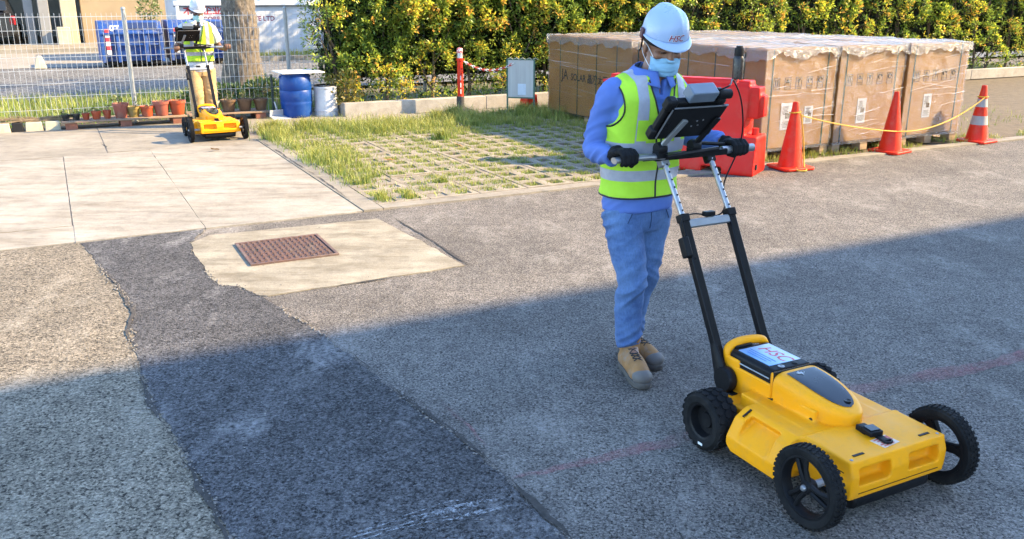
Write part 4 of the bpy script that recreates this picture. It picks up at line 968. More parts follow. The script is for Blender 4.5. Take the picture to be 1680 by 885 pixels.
cone(6.94, 7.03, 'plain orange cone next to the red barrier', False); cone(8.75, 7.28, 'plain orange cone in front of the middle carton', False); cone(10.37, 7.33, 'orange cone with pale reflective bands, rightmost', True)
# yellow rope
M_rope = pmat('yellow_rope', (.60, .36, .03), (.45, .26, .02), scale=60, rough=.7, bump=.6, bscale=120)
def span(a, b, sag, n=26): a, b = Vector(a), Vector(b); return [a.lerp(b, i / n) + Vector((0, 0, -sag * 4 * (i / n) * (1 - i / n))) for i in range(n + 1)]
rp = [W(6.94 + .055 * math.cos(t), 7.03 + .055 * math.sin(t), .585 + .004 * t) for t in [k * .5 for k in range(16)]]
path_ = rp + span(W(7.0, 7.03, .57), W(8.72, 7.19, .26), .03)[1:] + span(W(8.76, 7.17, .26), W(10.33, 7.28, .56), .11)[1:] + [W(10.37 + .06 * math.cos(t), 7.33 + .06 * math.sin(t), .57) for t in [-1.4 + k * .5 for k in range(14)]]
rope = MB(); s_ = catmull(path_, 2)
for ph in (0, 2.09, 4.19):
    st = []
    for i, p in enumerate(s_):
        d = (s_[min(i + 1, len(s_) - 1)] - s_[max(i - 1, 0)]).normalized(); a = d.cross(Vector((0, 0, 1))); a = a.normalized() if a.length > .01 else Vector((1, 0, 0)); b = a.cross(d); q = i * 1.1 + ph
        st.append(p + a * (.0042 * math.cos(q)) + b * (.0042 * math.sin(q)))
    rope.tube(st, .0038, 5)
o = rope.build('rope', M_rope, None, smooth=60); tag(o, 'yellow rope strung between the three orange cones', 'rope')
tl = MB(); tl.tube(catmull([W(6.99, 6.99, .58), W(7.03, 6.96, .3), W(7.01, 6.90, .05), W(6.95, 6.80, .018), W(6.86, 6.83, .018), W(6.9, 6.9, .03)], 5), .008, 6); o = tl.build('rope', M_rope, None, smooth=60); tag(o, 'loose yellow rope tail hanging down the cone by the barrier', 'rope')

# ================================================================== MANHOLE COVER
mc = empty('manhole_cover', W(1.345, 6.265, .007), SITE + R(-.5), 'rusty square iron manhole cover with raised studs', 'manhole cover')
M_iron = pmat('rusty_iron', (.155, .085, .065), (.10, .062, .052), scale=9, rough=.7, metal=.25, bump=.4, bscale=60, dirt=(.21, .15, .115), dscale=8)
for x, y, sx, sy in ((0, -.297, .62, .022), (0, .297, .62, .022), (-.299, 0, .022, .572), (.299, 0, .022, .572)): MB().box((x, y, .006), (sx, sy, .016)).build('frame_bar', M_iron, mc, bevel=.002)
MB().box((0, 0, .003), (.566, .566, .006)).build('plate', M_iron, mc)
q = MB()
for i in range(14):
    for j in range(14):
        x, y = -.26 + i * .04, -.26 + j * .04; sx, sy = (.030, .018) if (i + j) % 2 else (.018, .030); q.box((x, y, .010), (sx, sy, .012), taper=.8)
o = q.build('raised_studs', M_iron, mc); o['kind'] = 'stuff'
for x in (-.2, .2): MB().box((x, .06, .0075), (.05, .05, .003)).build('lifting_slot', M_crack, mc)

# fallen leaves on the paving
for u, v, lab in [(3.2, 9.3, 'dry brown leaf lying near the left edge of the grid paving'), (4.3, 9.9, 'dry brown leaf lying in the middle of the grid paving'), (5.35, 8.75, 'dry brown leaf lying at the right of the grid paving'), (3.3, 12.85, 'dry brown leaf lying on the path in front of the blue drum'), (1.6, 10.9, 'dry brown leaf lying on the concrete near the far cart')]:
    L = .075; m = MB(); m.add([(-L, 0, .006), (-L * .3, L * .38, .018), (L * .4, L * .3, .014), (L, 0, .028), (L * .4, -L * .3, .012), (-L * .3, -L * .38, .02), (0, 0, .005)], [(0, 6, 1), (1, 6, 2), (2, 6, 3), (3, 6, 4), (4, 6, 5), (5, 6, 0)])
    o = m.build('fallen_leaf', pmat('dry_leaf', (.38, .22, .07), (.28, .14, .05), scale=20, rough=.7), None, smooth=60); o.location = W(u, v, .028); o.rotation_euler = (random.uniform(-.3, .3), random.uniform(-.3, .3), random.uniform(0, 6))
    tag(o, lab, 'leaf', 'fallen leaves')
# ================================================================== GROUND RADAR CART  (front = -Y, wheels on z = 0, origin under the front axle)
M_yel = pmat('cart_yellow', (.88, .345, .005), (.84, .32, .005), scale=4, rough=.48, bump=.05, bscale=260, bdist=.001, dirt=(.72, .30, .03), dscale=22, Specular__IOR__Level=.18)
M_bp = pmat('black_plastic', (.007, .007, .008), (.011, .011, .012), rough=.45, Specular__IOR__Level=.14)
M_bmet = pmat('black_metal_tube', (.006, .006, .007), (.009, .009, .010), scale=8, rough=.36, metal=.0, Specular__IOR__Level=.16)
M_tyre = pmat('tyre_rubber', (.008, .008, .0085), (.014, .014, .0145), scale=14, rough=.8, bump=.2, bscale=80, dirt=(.03, .027, .024), dscale=9, Specular__IOR__Level=.12)
M_chr = pmat('brushed_aluminium', (.36, .36, .37), (.28, .28, .29), scale=14, rough=.38, metal=.75)
M_gm = pmat('grey_metal', (.30, .31, .32), (.25, .26, .27), scale=10, rough=.45, metal=.5)
M_gls = pmat('dark_gloss_panel', (.010, .012, .016), (.014, .016, .02), rough=.2, Specular__IOR__Level=.35)
M_scr = pmat('tablet_screen', (.02, .025, .03), rough=.12)
def make_cart():
    e = empty('radar_cart', (0, 0, 0))
    # ---- chassis, one moulded shell
    m = MB(); YZ = Matrix(((0, 0, 1, 0), (1, 0, 0, 0), (0, 1, 0, 0), (0, 0, 0, 1)))       # (y,z) outline pushed along x
    m.prism([(-.085, .105), (-.09, .19), (-.072, .245), (.145, .250), (.17, .235), (.17, .10)], -.238, .238, YZ)
    m.box((0, .30, .155), (.36, .50, .17)); m.box((0, .47, .20), (.225, .50, .17))
    for s in (-1, 1):
        XZ = Matrix(((s, 0, 0, 0), (0, 0, 1, 0), (0, 1, 0, 0), (0, 0, 0, 1)))              # (x,z) outline pushed along y
        m.prism([(.10, .07), (.325, .07), (.328, .13), (.29, .205), (.24, .236), (.10, .240)], .165, .455, XZ)
    m.box((0, .60, .135), (.40, .16, .10)); m.box((0, .69, .24), (.235, .10, .18))
    cut = MB()
    for s in (-1, 1):
        cut.box((s * .122, -.085, .185), (.155, .10, .062), taper=1)
        cut.box((s * .305, .315, .195), (.11, .165, .07), Matrix.Rotation(s * R(38), 3, 'Y'))                        # side pocket
        cut.box((s * .28, .49, .05), (.3, .20, .11), Matrix.Rotation(R(38), 3, 'X'))                                 # under-cut before the rear wheel
        cut.box((s * .34, .155, .26), (.12, .06, .14), Matrix.Rotation(s * R(30), 3, 'Z'))
    body = link('chassis', fuse(m, .0048, 9, cut), M_yel, e)
    for s in (-1, 1):
        MB().box((s * .165, -.038, .2462), (.05, .010, .004)).build('deck_slot', M_blk, body)
        MB().box((s * .262, .415, .2265), (.045, .008, .004), Matrix.Rotation(s * R(28), 3, 'Y')).build('fender_slot', M_blk, body)
        MB().box((s * .235, .30, .166), (.02, .10, .004)).build('pocket_plate', M_yel, body)
        MB().lathe([(.008, 0), (.008, .006), (.003, .012)], 10, Matrix.Translation((s * .228, .30, .17))).build('screw', M_chr, body, smooth=40)
    for sx_, sy_ in ((-.215, -.055), (.215, -.055), (-.215, .12), (.215, .12), (-.09, .10), (.10, .10)): MB().lathe([(.001, 0), (.006, 0), (.006, .0015), (.002, .003)], 10, Matrix.Translation((sx_, sy_, .2455))).build('screw', M_gm, body, smooth=40)
    for s in (-1, 1): MB().box((s * .2395, .02, .20), (.0012, .14, .003)).build('mould_seam', M_blk, body)
    MB().box((0, -.0885, .128), (.40, .0012, .0022)).build('mould_seam', M_blk, body)
    m = MB(); m.box((0, .24, .078), (.40, .54, .05)); m.tube([(-.19, -.035, .075), (.19, -.035, .075)], .036, 18)
    m.build('antenna_housing', M_bp, e, bevel=.012)
    # ---- nose pod
    Y0, Y1 = .445, .118
    def sec(y):
        q = max(0, min(1, (Y0 - y) / (Y0 - Y1))); return .119 * max(.0, 1 - q ** 2.7) ** .5, .354 - .062 * q ** 1.9, .19
    def podf(i, j):
        y = Y0 + (Y1 + .001 - Y0) * math.sin(j * math.pi / 2) ; w_, zt, zb = sec(y); a = i * 2 * math.pi; c, s = math.cos(a), math.sin(a); ex = .42
        return Vector((w_ * math.copysign(abs(c) ** ex, c), y, (zt + zb) / 2 + (zt - zb) / 2 * math.copysign(abs(s) ** ex, s)))
    m = MB(); m.grid(podf, 56, 40, wrap=True); m.f.append(tuple(range(55, -1, -1))); m.f.append(tuple(range(39 * 56, 40 * 56)))
    pm_ = fuse(m, .0045, 7); pod = link('nose_pod', pm_, M_yel, e); bt_ = bvh(pm_)
    def hit(x, y, off=.0025):
        h = bt_.ray_cast(Vector((x, y, .6)), Vector((0, 0, -1))); return Vector((x, y, (h[0].z if h[0] else .3) + off))
    def glassf(i, j):
        y = .418 - .262 * j; q = (.418 - y) / .262; hw = .078 * max(0, 1 - max(0, (q - .15) / .85) ** 2.4) ** .5 * (1 - .05 * (1 - q)); return hit((i * 2 - 1) * hw, y)
    MB().grid(glassf, 17, 30).build('gloss_panel', M_gls, pod, smooth=60)
    MB().lathe([(.002, .0), (.013, 0), (.015, .002), (.013, .005), (.008, .003), (.002, .002)], 16, Matrix.Translation(hit(.012, .186, .001))).build('button', M_bp, pod, smooth=60)
    lg = MB()
    for k in range(14):
        a = random.uniform(0, 6.28); r = random.uniform(0, .018); p = hit(-.025 + r * math.cos(a) * 1.3, .392 + r * math.sin(a) * .6, .0045); lg.tube([p, p + Vector((random.uniform(-.01, .01), random.uniform(-.006, .006), 0))], .0016, 4)
    lg.build('emblem', pmat('emblem_silver', (.6, .62, .65), rough=.35), pod)
    for s in (-1, 1): MB().tube([(s * .1155, .235, .245), (s * .1, .235, .245)], .0085, 12).build('plug', M_blk, pod)
    # ---- battery bay
    m = MB(); m.box((0, .585, .245), (.236, .27, .11)); m.box((0, .452, .275), (.238, .012, .155)); m.build('battery_tray', M_yel, e, bevel=.012)
    MB().box((0, .4455, .28), (.226, .006, .150)).build('seal_gap', M_blk, e)
    for s in (-1, 1): MB().box((s * .119, .47, .235), (.004, .075, .010), Matrix.Rotation(R(-12), 3, 'X')).build('latch_slot', M_blk, e); MB().box((s * .1195, .435, .215), (.004, .006, .07)).build('latch_slot', M_blk, e)
    m = MB(); m.prism([(-.112, .285), (.112, .285), (.108, .342), (.092, .354), (-.092, .354), (-.108, .342)], .462, .71, Matrix(((1, 0, 0, 0), (0, 0, 1, 0), (0, 1, 0, 0), (0, 0, 0, 1)))); bat = m.build('battery', M_bp, e, bevel=.006)
    for s in (-1, 1): MB().tube([(s * .1105, .47, .318), (s * .1105, .70, .318)], .003, 6).build('edge_bead', M_gm, bat)
    t = NT('sticker_print'); f = t.n('SeparateXYZ', Vector=t.tc).outputs[0]
    MATS['sticker'] = t.fin(t.ramp(t.math('ADD', t.math('MULTIPLY', f, 5.5), .5), [(.15, (.13, .28, .50)), (.5, (.32, .44, .58)), (.8, (.48, .52, .58))]), .3)
    st = MB().box((0, .595, .3552), (.165, .185, .002)).build('sticker', MATS['sticker'], bat)
    TM = Matrix(((0, 1, 0, -.002), (-1, 0, 0, .668), (0, 0, 1, .3567), (0, 0, 0, 1)))
    text_mb('HSC', .083, TM, shear=.25, bold=.0008).build('lettering', pmat('sticker_red', (.55, .02, .04), rough=.4), st)
    q = MB()
    for k in range(3): q.box((-.03 - k * .016, .60, .3568), (.004, .15 - .02 * k, .0008))
    q.build('fine_print', pmat('sticker_blue', (.06, .16, .42), rough=.4), st)
    MB().lathe([(.012, 0), (.014, .003), (.008, .004), (.006, .001)], 16, Matrix.Translation((-.045, .478, .3545))).build('lock', M_gm, bat, smooth=60); MB().lathe([(.002, 0), (.012, 0), (.012, .003), (.003, .005)], 16, Matrix.Translation((.03, .482, .3545))).build('button', M_blk, bat, smooth=60)
    m = MB(); m.tube(catmull([(-.10, .725, .30), (-.095, .735, .35), (-.04, .738, .368), (.04, .738, .366), (.095, .735, .35), (.10, .725, .30)], 5), .019, 12); m.build('rear_grip', M_yel, e, smooth=60)
    MB().box((-.03, .724, .352), (.09, .03, .02)).build('rear_catch', M_bp, e, bevel=.004)
    # ---- front latch and warning label
    lb = MB().box((-.005, -.012, .2468), (.085, .062, .0016), Matrix.Rotation(R(6), 3, 'Z')).build('warning_label', pmat('label_cream', (.66, .50, .36), (.6, .42, .3), scale=50, rough=.5), e); q = MB()
    for k in range(5): q.box((-.005 + random.uniform(-.01, .01), -.035 + k * .011, .2483), (.055, .004, .001), Matrix.Rotation(R(6), 3, 'Z'))
    q.box((.024, .0, .2484), (.018, .03, .001)); q.build('label_print', pmat('label_red', (.5, .06, .05), rough=.5), lb)
    Rl = Matrix.Rotation(R(-8), 3, 'Z'); la = MB(); la.box((-.012, .075, .258), (.040, .05, .022), Rl); la.box((-.010, .045, .2635), (.056, .058, .020), Rl); la.box((-.004, .005, .252), (.030, .055, .010), Rl); lt = la.build('front_latch', M_bp, e, bevel=.004)
    MB().box((-.010, .045, .2755), (.042, .042, .004), Rl).build('latch_cover', M_gls, lt, bevel=.001)
    MB().tube([(-.004 + .016 * math.cos(a), -.024 + .012 * math.sin(a), .253) for a in [k * math.pi / 8 for k in range(16)]], .0045, 8, closed=True).build('pull_ring', M_bp, lt, smooth=60)
    # ---- wheels
    def axle(x, y, z, s): return Matrix.Translation((x, y, z)) @ Matrix.Rotation(R(90) * s, 4, 'Y')
    def front_wheel(s):
        M = axle(.320 if s > 0 else -.346, 0, .15, s); wr = MB(); wr.lathe([(.112, -.018), (.122, -.024), (.138, -.026), (.146, -.018), (.1465, 0), (.146, .018), (.138, .026), (.122, .024), (.112, .018)], 64, M, closed=True)
        for k in range(44):
            a = 2 * math.pi * k / 44
            for zz, off in ((.0155, 0), (-.0155, .5), (0, .25)):
                b = a + off * 2 * math.pi / 44; Rm = Matrix.Rotation(b, 4, 'Z'); p = MB().box((.1455, 0, zz), (.009, .0115, .013)); wr.add([M @ (Rm @ v) for v in p.v], p.f)
        wh = wr.build('tyre', M_tyre, None, smooth=30)
        rm = MB(); rm.lathe([(.098, -.016), (.114, -.02), (.114, .02), (.106, .021), (.100, .008), (.098, .0)], 56, M, closed=True); rm.lathe([(.004, -.02), (.024, -.02), (.026, .012), (.02, .02), (.004, .021)], 24, M)
        for k in range(3):
            for da in (-.16, .16):
                a = 2 * math.pi * k / 3 + .4; Rm = M @ Matrix.Rotation(a, 4, 'Z'); p = MB().tube([(.015, da * .06, .004), (.06, da * .08, .008), (.104, da * .14, .002)], [.011, .009, .010], 8); rm.add([Rm @ v for v in p.v], p.f)
            p = MB().box((.06, 0, -.002), (.09, .022, .008)); rm.add([M @ (Matrix.Rotation(2 * math.pi * k / 3 + .4, 4, 'Z') @ v) for v in p.v], p.f)
        rim = rm.build('rim', M_bp, None, smooth=35); bolt = MB().lathe([(.003, .018), (.012, .018), (.012, .026), (.008, .031), (.003, .032)], 16, M).build('hub_bolt', M_chr, None, smooth=40)
        w_ = bpy.data.objects.new('front_wheel', wh.data); C.objects.link(w_); w_.parent = e; bpy.data.objects.remove(wh); rim.parent = w_; bolt.parent = w_
        MB().tube([(s * .335, 0, .15), (s * .2, 0, .15)], .014, 12).build('stub_axle', M_gm, e)
    def rear_wheel(s):
        M = axle(s * .283, .60, .124, s); wr = MB(); wr.lathe([(.068, -.045), (.082, -.055), (.105, -.056), (.1165, -.046), (.1185, 0), (.1165, .046), (.105, .056), (.082, .055), (.068, .045)], 64, M, closed=True)
        for k in range(22):
            for zz, off, ln in ((.036, 0, .023), (0, .5, .024), (-.036, 0, .023)):
                b = 2 * math.pi * (k + off) / 22; Rm = Matrix.Rotation(b, 4, 'Z'); p = MB()
                p.prism([(.5 * .029 * math.cos(q), .5 * .034 * math.sin(q)) for q in [j * math.pi / 3 + math.pi / 6 for j in range(6)]], 0, .006, Matrix.Translation((.1175 if zz == 0 else .1165, 0, zz)) @ Matrix.Rotation(R(90), 4, 'Y')); wr.add([M @ (Rm @ v) for v in p.v], p.f)
        w_ = wr.build('rear_wheel', M_tyre, e, smooth=30)
        MB().lathe([(.004, .02), (.03, .022), (.034, .012), (.06, .014), (.066, .046), (.074, .05), (.074, -.045), (.004, -.045)], 40, M).build('rim', M_bp, w_, smooth=35)
        MB().box((M @ Vector((-.092, -.014, .0562)))[:], (.0016, .026, .010)).build('sidewall_mark', M_wht, w_)
        MB().tube([(s * .24, .60, .124), (s * .1, .60, .124)], .014, 12).build('stub_axle', M_gm, e)
    for s in (-1, 1): front_wheel(s); rear_wheel(s)
    # ---- handle
    for s in (-1, 1):
        x = s * .128; MB().tube([(x, .672, .165), (x, 1.05, .852)], .027, 4, sx=1.0, sy=.85, up=(1, 0, 0)).build('lower_arm', M_bmet, e, bevel=.004)
        MB().tube([(x, 1.045, .845), (x, 1.215, 1.085)], .0125, 14).build('upper_arm', M_chr, e, smooth=40)
        for k in range(7): q_ = Vector((x, 1.045, .845)).lerp(Vector((x, 1.215, 1.085)), .12 + k * .125); MB().tube([q_ + Vector((0, -.0105, .0074)), q_ + Vector((0, -.0122, .0086))], .0045, 8).build('adjust_hole', M_blk, e)
        m = MB(); m.lathe([(.01, -.02), (.05, -.02), (.055, -.012), (.055, .012), (.05, .02), (.01, .02)], 28, Matrix.Translation((x + s * .012, .690, .235)) @ Matrix.Rotation(R(90), 4, 'Y')); m.tube([(x + s * .012, .72, .25), (x + s * .012, .78, .36)], [.04, .02], 12, sx=1, sy=.5, up=(0, 1, 0)); m.build('hinge', M_bp, e, smooth=40)
        m = MB(); m.box((x, .66, .165), (.05, .06, .05)); m.tube([(x - .03, .64, .145), (x + .03, .64, .145)], .012, 10); m.build('hinge_bracket', M_bp, e, bevel=.005); MB().tube([(x + s * .03, .652, .155), (x + s * .042, .652, .155)], .009, 10).build('bolt', M_chr, e, smooth=40)
        MB().tube([(x, 1.04, .832), (x, 1.056, .862)], .031, 4, up=(1, 0, 0)).build('arm_collar', M_bp, e, bevel=.003)
    MB().box((-.155, .985, .735), (.03, .045, .09), Matrix.Rotation(R(-29), 3, 'X')).build('connector_box', M_bp, e, bevel=.006)
    MB().box((0, 1.035, .822), (.232, .03, .036), Matrix.Rotation(R(-29), 3, 'X')).build('cross_bar', M_gm, e, bevel=.004); MB().box((.005, 1.04, .856), (.055, .03, .022)).build('cross_bar_clip', M_bp, e, bevel=.004)
    hb = (1.215, 1.092)
    m = MB(); m.tube([(-.235, *hb), (.36, *hb)], .015, 14); m.box((.02, hb[0] - .004, hb[1] - .002), (.40, .034, .03)); m.build('handlebar', M_bmet, e, bevel=.004)
    m = MB(); m.tube(catmull([(-.385, hb[0], hb[1]), (-.30, hb[0], hb[1] + .002), (-.22, hb[0] - .004, hb[1] + .004), (-.135, hb[0] - .012, hb[1])], 5), .019, 14, sx=.75, sy=1.2); m.build('hand_grip', M_chr, e, smooth=50)
    MB().tube([(.20, hb[0], hb[1] + .002), (.385, hb[0], hb[1] + .002)], .018, 14).build('hand_grip', M_chr, e, smooth=50)
    for s in (-1, 1): MB().box((s * .128, 1.212, 1.068), (.045, .04, .05), Matrix.Rotation(R(-33), 3, 'X')).build('clamp', M_gm if s < 0 else M_bp, e, bevel=.006)
    # ---- tablet on its mount
    T = Matrix.Translation((-.09, 1.12, 1.275)) @ Matrix.Rotation(R(-40), 4, 'X')          # local: x wide, z up the face, -y = back of the tablet
    # (rotating by -40 about X leans the top edge towards -Y)
    T = Matrix.Translation((-.09, 1.12, 1.275)) @ Matrix.Rotation(R(40), 4, 'X')
    tb = MB().box((0, 0, 0), (.285, .034, .215)); tb.xf(T); tab = tb.build('tablet', M_bp, e, bevel=.01)
    m = MB(); m.box((0, .0175, 0), (.235, .002, .16)); m.xf(T); m.build('screen', M_scr, tab)
    for s in (-1, 1):
        for z in (-.085, .085): m = MB(); m.box((s * .125, 0, z), (.05, .046, .06)); m.xf(T); m.build('corner_bumper', M_bp, tab, bevel=.012)
    m = MB(); m.box((.02, -.026, -.005), (.29, .006, .19)); m.xf(T); m.build('mount_plate', M_bmet, e, bevel=.002)
    m = MB(); m.tube([(-.12, -.031, .088), (.16, -.031, .088)], .0035, 6); m.tube([(-.125, -.031, -.09), (-.125, -.031, .08)], .0035, 6); m.xf(T); m.build('plate_edge', M_chr, e, smooth=50)
    m = MB()
    for px_, pz_ in ((.045, .0), (.075, .004), (.03, -.03), (.062, -.026)): m.lathe([(.001, 0), (.0045, 0), (.0045, .002), (.001, .003)], 8, Matrix.Translation((px_, -.0295, pz_)) @ Matrix.Rotation(R(90), 4, 'X'))
    m.xf(T); m.build('mount_screws', M_chr, e)
    m = MB(); m.box((.01, .006, .135), (.135, .062, .055)); m.xf(T); m.build('battery_block', pmat('slate_plastic', (.13, .16, .20), (.11, .14, .175), rough=.35), tab, bevel=.005)
    m = MB(); m.tube([(.085, .0, .13), (.165, .0, .125)], .021, 14); m.tube([(.09, 0, .13), (.11, 0, .13)], .026, 14); m.xf(T); m.build('plug_connector', M_bp, tab, smooth=40)
    for s, a in ((-.155, -.115), (.03, .06)):
        m = MB(); m.tube([(s, 1.20, 1.115), (s + .005, 1.175, 1.16), (a, 1.085, 1.265)], .016, 4, sx=1.3, sy=.6, up=(1, 0, 0)); m.build('mount_arm', M_gm if s < 0 else M_bmet, e, bevel=.003)
        m = MB(); m.lathe([(.004, -.022), (.026, -.022), (.03, -.01), (.03, .01), (.026, .022), (.004, .022)], 18, Matrix.Translation((s, 1.20, 1.13)) @ Matrix.Rotation(R(90), 4, 'Y')); m.box((s, 1.20, 1.105), (.05, .045, .03)); m.build('mount_knuckle', M_bp, e, smooth=35)
    m = MB(); m.tube([(-.15, 1.16, 1.10), (.16, 1.19, 1.11)], .010, 6); m.tube([(.06, 1.245, 1.135), (.24, 1.245, 1.115)], .009, 6); m.build('mount_frame', M_bmet, e, smooth=40)
    Tp = lambda p: T @ Vector(p)
    cb_ = catmull([Tp((.09, 0, .15)), Tp((.12, -.01, .185)), (.14, 1.10, 1.42), (.235, 1.15, 1.33), (.285, 1.18, 1.20), (.28, 1.195, 1.09), (.20, 1.18, .95), (.135, 1.09, .86), (.06, 1.06, .835), (-.06, 1.05, .86), (-.14, 1.03, .855), (-.165, 1.01, .82), (-.157, .995, .775)], 7)
    MB().tube(cb_, .0035, 7).build('cable', M_bp, e, smooth=70)
    return e
cart = make_cart()
cart.location = W(2.48, 1.935, .004)
tag(cart, 'yellow wheeled ground radar cart pushed by the near worker', 'cart', 'ground radar carts')
cart2 = copy_tree(cart); cart2.location = W(1.80, 11.76, .012); cart2.rotation_euler = (0, 0, SITE + R(2))
tag(cart2, 'small distant yellow radar cart pushed by the far worker on the concrete', 'cart', 'ground radar carts')
# ================================================================== PEOPLE  (facing -Y, X = their left hand side)
TOR = [(.70, .150, .110), (.80, .168, .118), (.90, .168, .116), (1.0, .168, .116), (1.12, .178, .122), (1.24, .190, .126), (1.33, .188, .116), (1.39, .160, .094), (1.43, .105, .078), (1.47, .066, .066)]
def torso_c(z): return Vector((.0, -.10 * max(0, z - .95) - .06 * max(0, z - 1.25), z))
def torso_mb(z0, z1, off=0, n=40, steps=22):
    m = MB(); vs = []
    for j in range(steps + 1):
        z = z0 + (z1 - z0) * j / steps; a, b = lerp(TOR, z); c = torso_c(z)
        for k in range(n):
            q = 2 * math.pi * k / n; cx, sx = math.cos(q), math.sin(q); e = .82
            vs.append(c + Vector(((a + off) * math.copysign(abs(cx) ** e, cx), (b + off) * math.copysign(abs(sx) ** e, sx), 0)))
    fs = [(j * n + k, j * n + (k + 1) % n, (j + 1) * n + (k + 1) % n, (j + 1) * n + k) for j in range(steps) for k in range(n)] + [tuple(range(n - 1, -1, -1)), tuple(steps * n + k for k in range(n))]
    return m.add(vs, fs)
def limb(m, pts, r, k=5, n=14, sy=1):
    P = catmull(pts, k); rr = catmull([(x, 0, 0) for x in r], k); return m.tube(P, [q.x for q in rr], n, sy=sy)
def hand_mb(m, B, side, g=0):
    """fist closed on a bar running along x through B; side=+1 left hand; g = glove thickness"""
    B = Vector(B)
    m.tube([B + Vector((0, .105, .012)), B + Vector((0, .075, .018)), B + Vector((0, .045, .022)), B + Vector((0, .018, .024))], [.024 + g, .030 + g, .036 + g, .034 + g], 12, sx=.5, sy=1.12)
    for i, x in enumerate((-.033, -.011, .011, .032)):
        L = (.92, 1.02, 1.0, .86)[i if side < 0 else 3 - i]; r = .0092 + g
        m.tube([B + Vector((x, .024, .030)), B + Vector((x * 1.02, -.008, .034 * L)), B + Vector((x * 1.02, -.034 * L, .016)), B + Vector((x, -.034 * L, -.014)), B + Vector((x * .98, -.012, -.030 * L))], [r * 1.05, r * 1.05, r, r * .95, r * .75], 9)
    ix = -side * .036
    m.tube([B + Vector((ix * .8, .062, .012)), B + Vector((ix * 1.15, .036, -.006)), B + Vector((ix * .95, .010, -.025)), B + Vector((ix * .5, -.016, -.033))], [.014 + g, .0125 + g, .011 + g, .008 + g], 9)
def make_person(cfg):
    e = empty('person', (0, 0, 0)); vx = cfg.get('voxel', .006); D = cfg
    HM = Matrix.Translation(D['head']) @ Euler((R(D.get('pitch', 20)), R(D.get('roll', 0)), R(D.get('yaw', 0)))).to_matrix().to_4x4()
    # ---- head in its own frame, then the whole body as one skin
    hd = MB(); hd.ell((0, .014, .042), (.076, .097, .10), 28, 18); hd.ell((0, -.022, -.045), (.060, .070, .072), 24, 14); hd.ell((0, -.062, -.092), (.026, .022, .022)); hd.ell((0, -.088, -.012), (.0125, .022, .030)); hd.ell((0, -.102, -.028), (.016, .013, .012))
    hd.ell((0, -.070, .026), (.052, .022, .013)); hd.ell((0, -.083, -.062), (.024, .010, .011))
    for s in (-1, 1): hd.ell((s * .078, .014, -.012), (.010, .020, .033), 12, 8, Matrix.Rotation(s * R(14), 3, 'Z')); hd.ell((s * .044, -.056, -.024), (.022, .024, .02)); 
    hd.tube([(0, .022, -.04), (0, .03, -.15)], [.056, .058], 18)
    headme = fuse(hd, .0045, 5); hb_ = bvh(headme)
    bm_ = MB(); bm_.v = [HM @ p for p in hd.v]; bm_.f = list(hd.f)
    nb = torso_c(1.43); bm_.tube([HM @ Vector((0, .025, -.07)), (nb + HM @ Vector((0, .03, -.12))) / 2, nb - Vector((0, 0, .06))], [.055, .056, .066], 18)
    t_ = torso_mb(.78, 1.44, -.02); bm_.v_off = 0; bm_.add(t_.v, t_.f)
    for s, A in ((-1, D['armR']), (1, D['armL'])):
        limb(bm_, [A[0], A[1], A[2]], [.045, .040, .027]); hand_mb(bm_, A[3], s)
        bm_.tube([A[2], Vector(A[3]) + Vector((0, .085, .015))], [.027, .025], 12)
    for L in (D['legR'], D['legL']): limb(bm_, [L[0], L[1], L[2]], [.065, .042, .034]); bm_.tube([L[2], (L[4][0] * .6 + L[3][0] * .4, L[4][1] * .6 + L[3][1] * .4, .05)], [.036, .03], 10)
    M_skin = pmat('skin_' + D['id'], D['skin'], tuple(x * .86 for x in D['skin']), scale=9, rough=.55, Subsurface__Weight=.06)
    body = link('body', fuse(bm_, vx * .85, 3), M_skin, e)
    # ---- face
    M_eye = pmat('eye_dark', (.02, .014, .01), rough=.15); M_lid = pmat('hair_black', (.012, .010, .009), (.02, .017, .015), scale=60, rough=.55, bump=.6, bscale=150)
    for s in (-1, 1):
        m = MB(); m.ell((s * .031, -.0835, -.001), (.0135, .008, .0055)); m.xf(HM); m.build('eye', M_eye, e, smooth=60)
        m = MB(); m.tube([(s * .012, -.094, .016), (s * .03, -.0955, .023), (s * .052, -.082, .017)], [.0035, .005, .003], 6, sy=.8); m.xf(HM); m.build('eyebrow', M_lid, e, smooth=60)
        m = MB(); m.tube([(s * .016, -.0925, .0045), (s * .031, -.0935, .0075), (s * .046, -.084, .003)], .0024, 5); m.xf(HM); m.build('eyelid', M_skin, e, smooth=60)
    hair = MB(); hair.ell((0, .022, .047), (.081, .098, .098), 26, 16); hc = MB(); hc.box((0, -.12, .0), (.4, .14, .4)); hc.box((0, .0, -.13), (.4, .4, .22)); hair_me = fuse(hair, .006, 3, hc); hair_me.transform(HM); link('hair', hair_me, M_lid, e)
    # ---- face mask, pleated
    def maskf(i, j):
        x = (i * 2 - 1) * .066; z = -.024 - .088 * j + .012 * (abs(i * 2 - 1)) ** 2 * (1 if j < .5 else .6) * (-1 if j < .5 else 1)
        h = hb_.ray_cast(Vector((x * .93, -.4, max(z, -.108))), Vector((0, 1, 0))); y = h[0].y if h[0] else -.02
        fl = -.062 - .040 * (1 - (i * 2 - 1) ** 2) ; y = min(y, fl * (1 - .25 * abs(j - .5))) - .006
        ex = abs(i * 2 - 1); y += .028 * max(0, ex - .8) / .2 if h[0] is None else 0
        return Vector((x, y - .0028 * abs(math.sin(j * 4 * math.pi)) * (1 - ex ** 3), z))
    m = MB(); m.grid(maskf, 33, 41); edge = m.v[20 * 33]; m.xf(HM)
    M_mask = pmat('mask_blue_' + D['id'], D['mask'], tuple(x * .93 for x in D['mask']), scale=30, rough=.8, bump=.15, bscale=200)
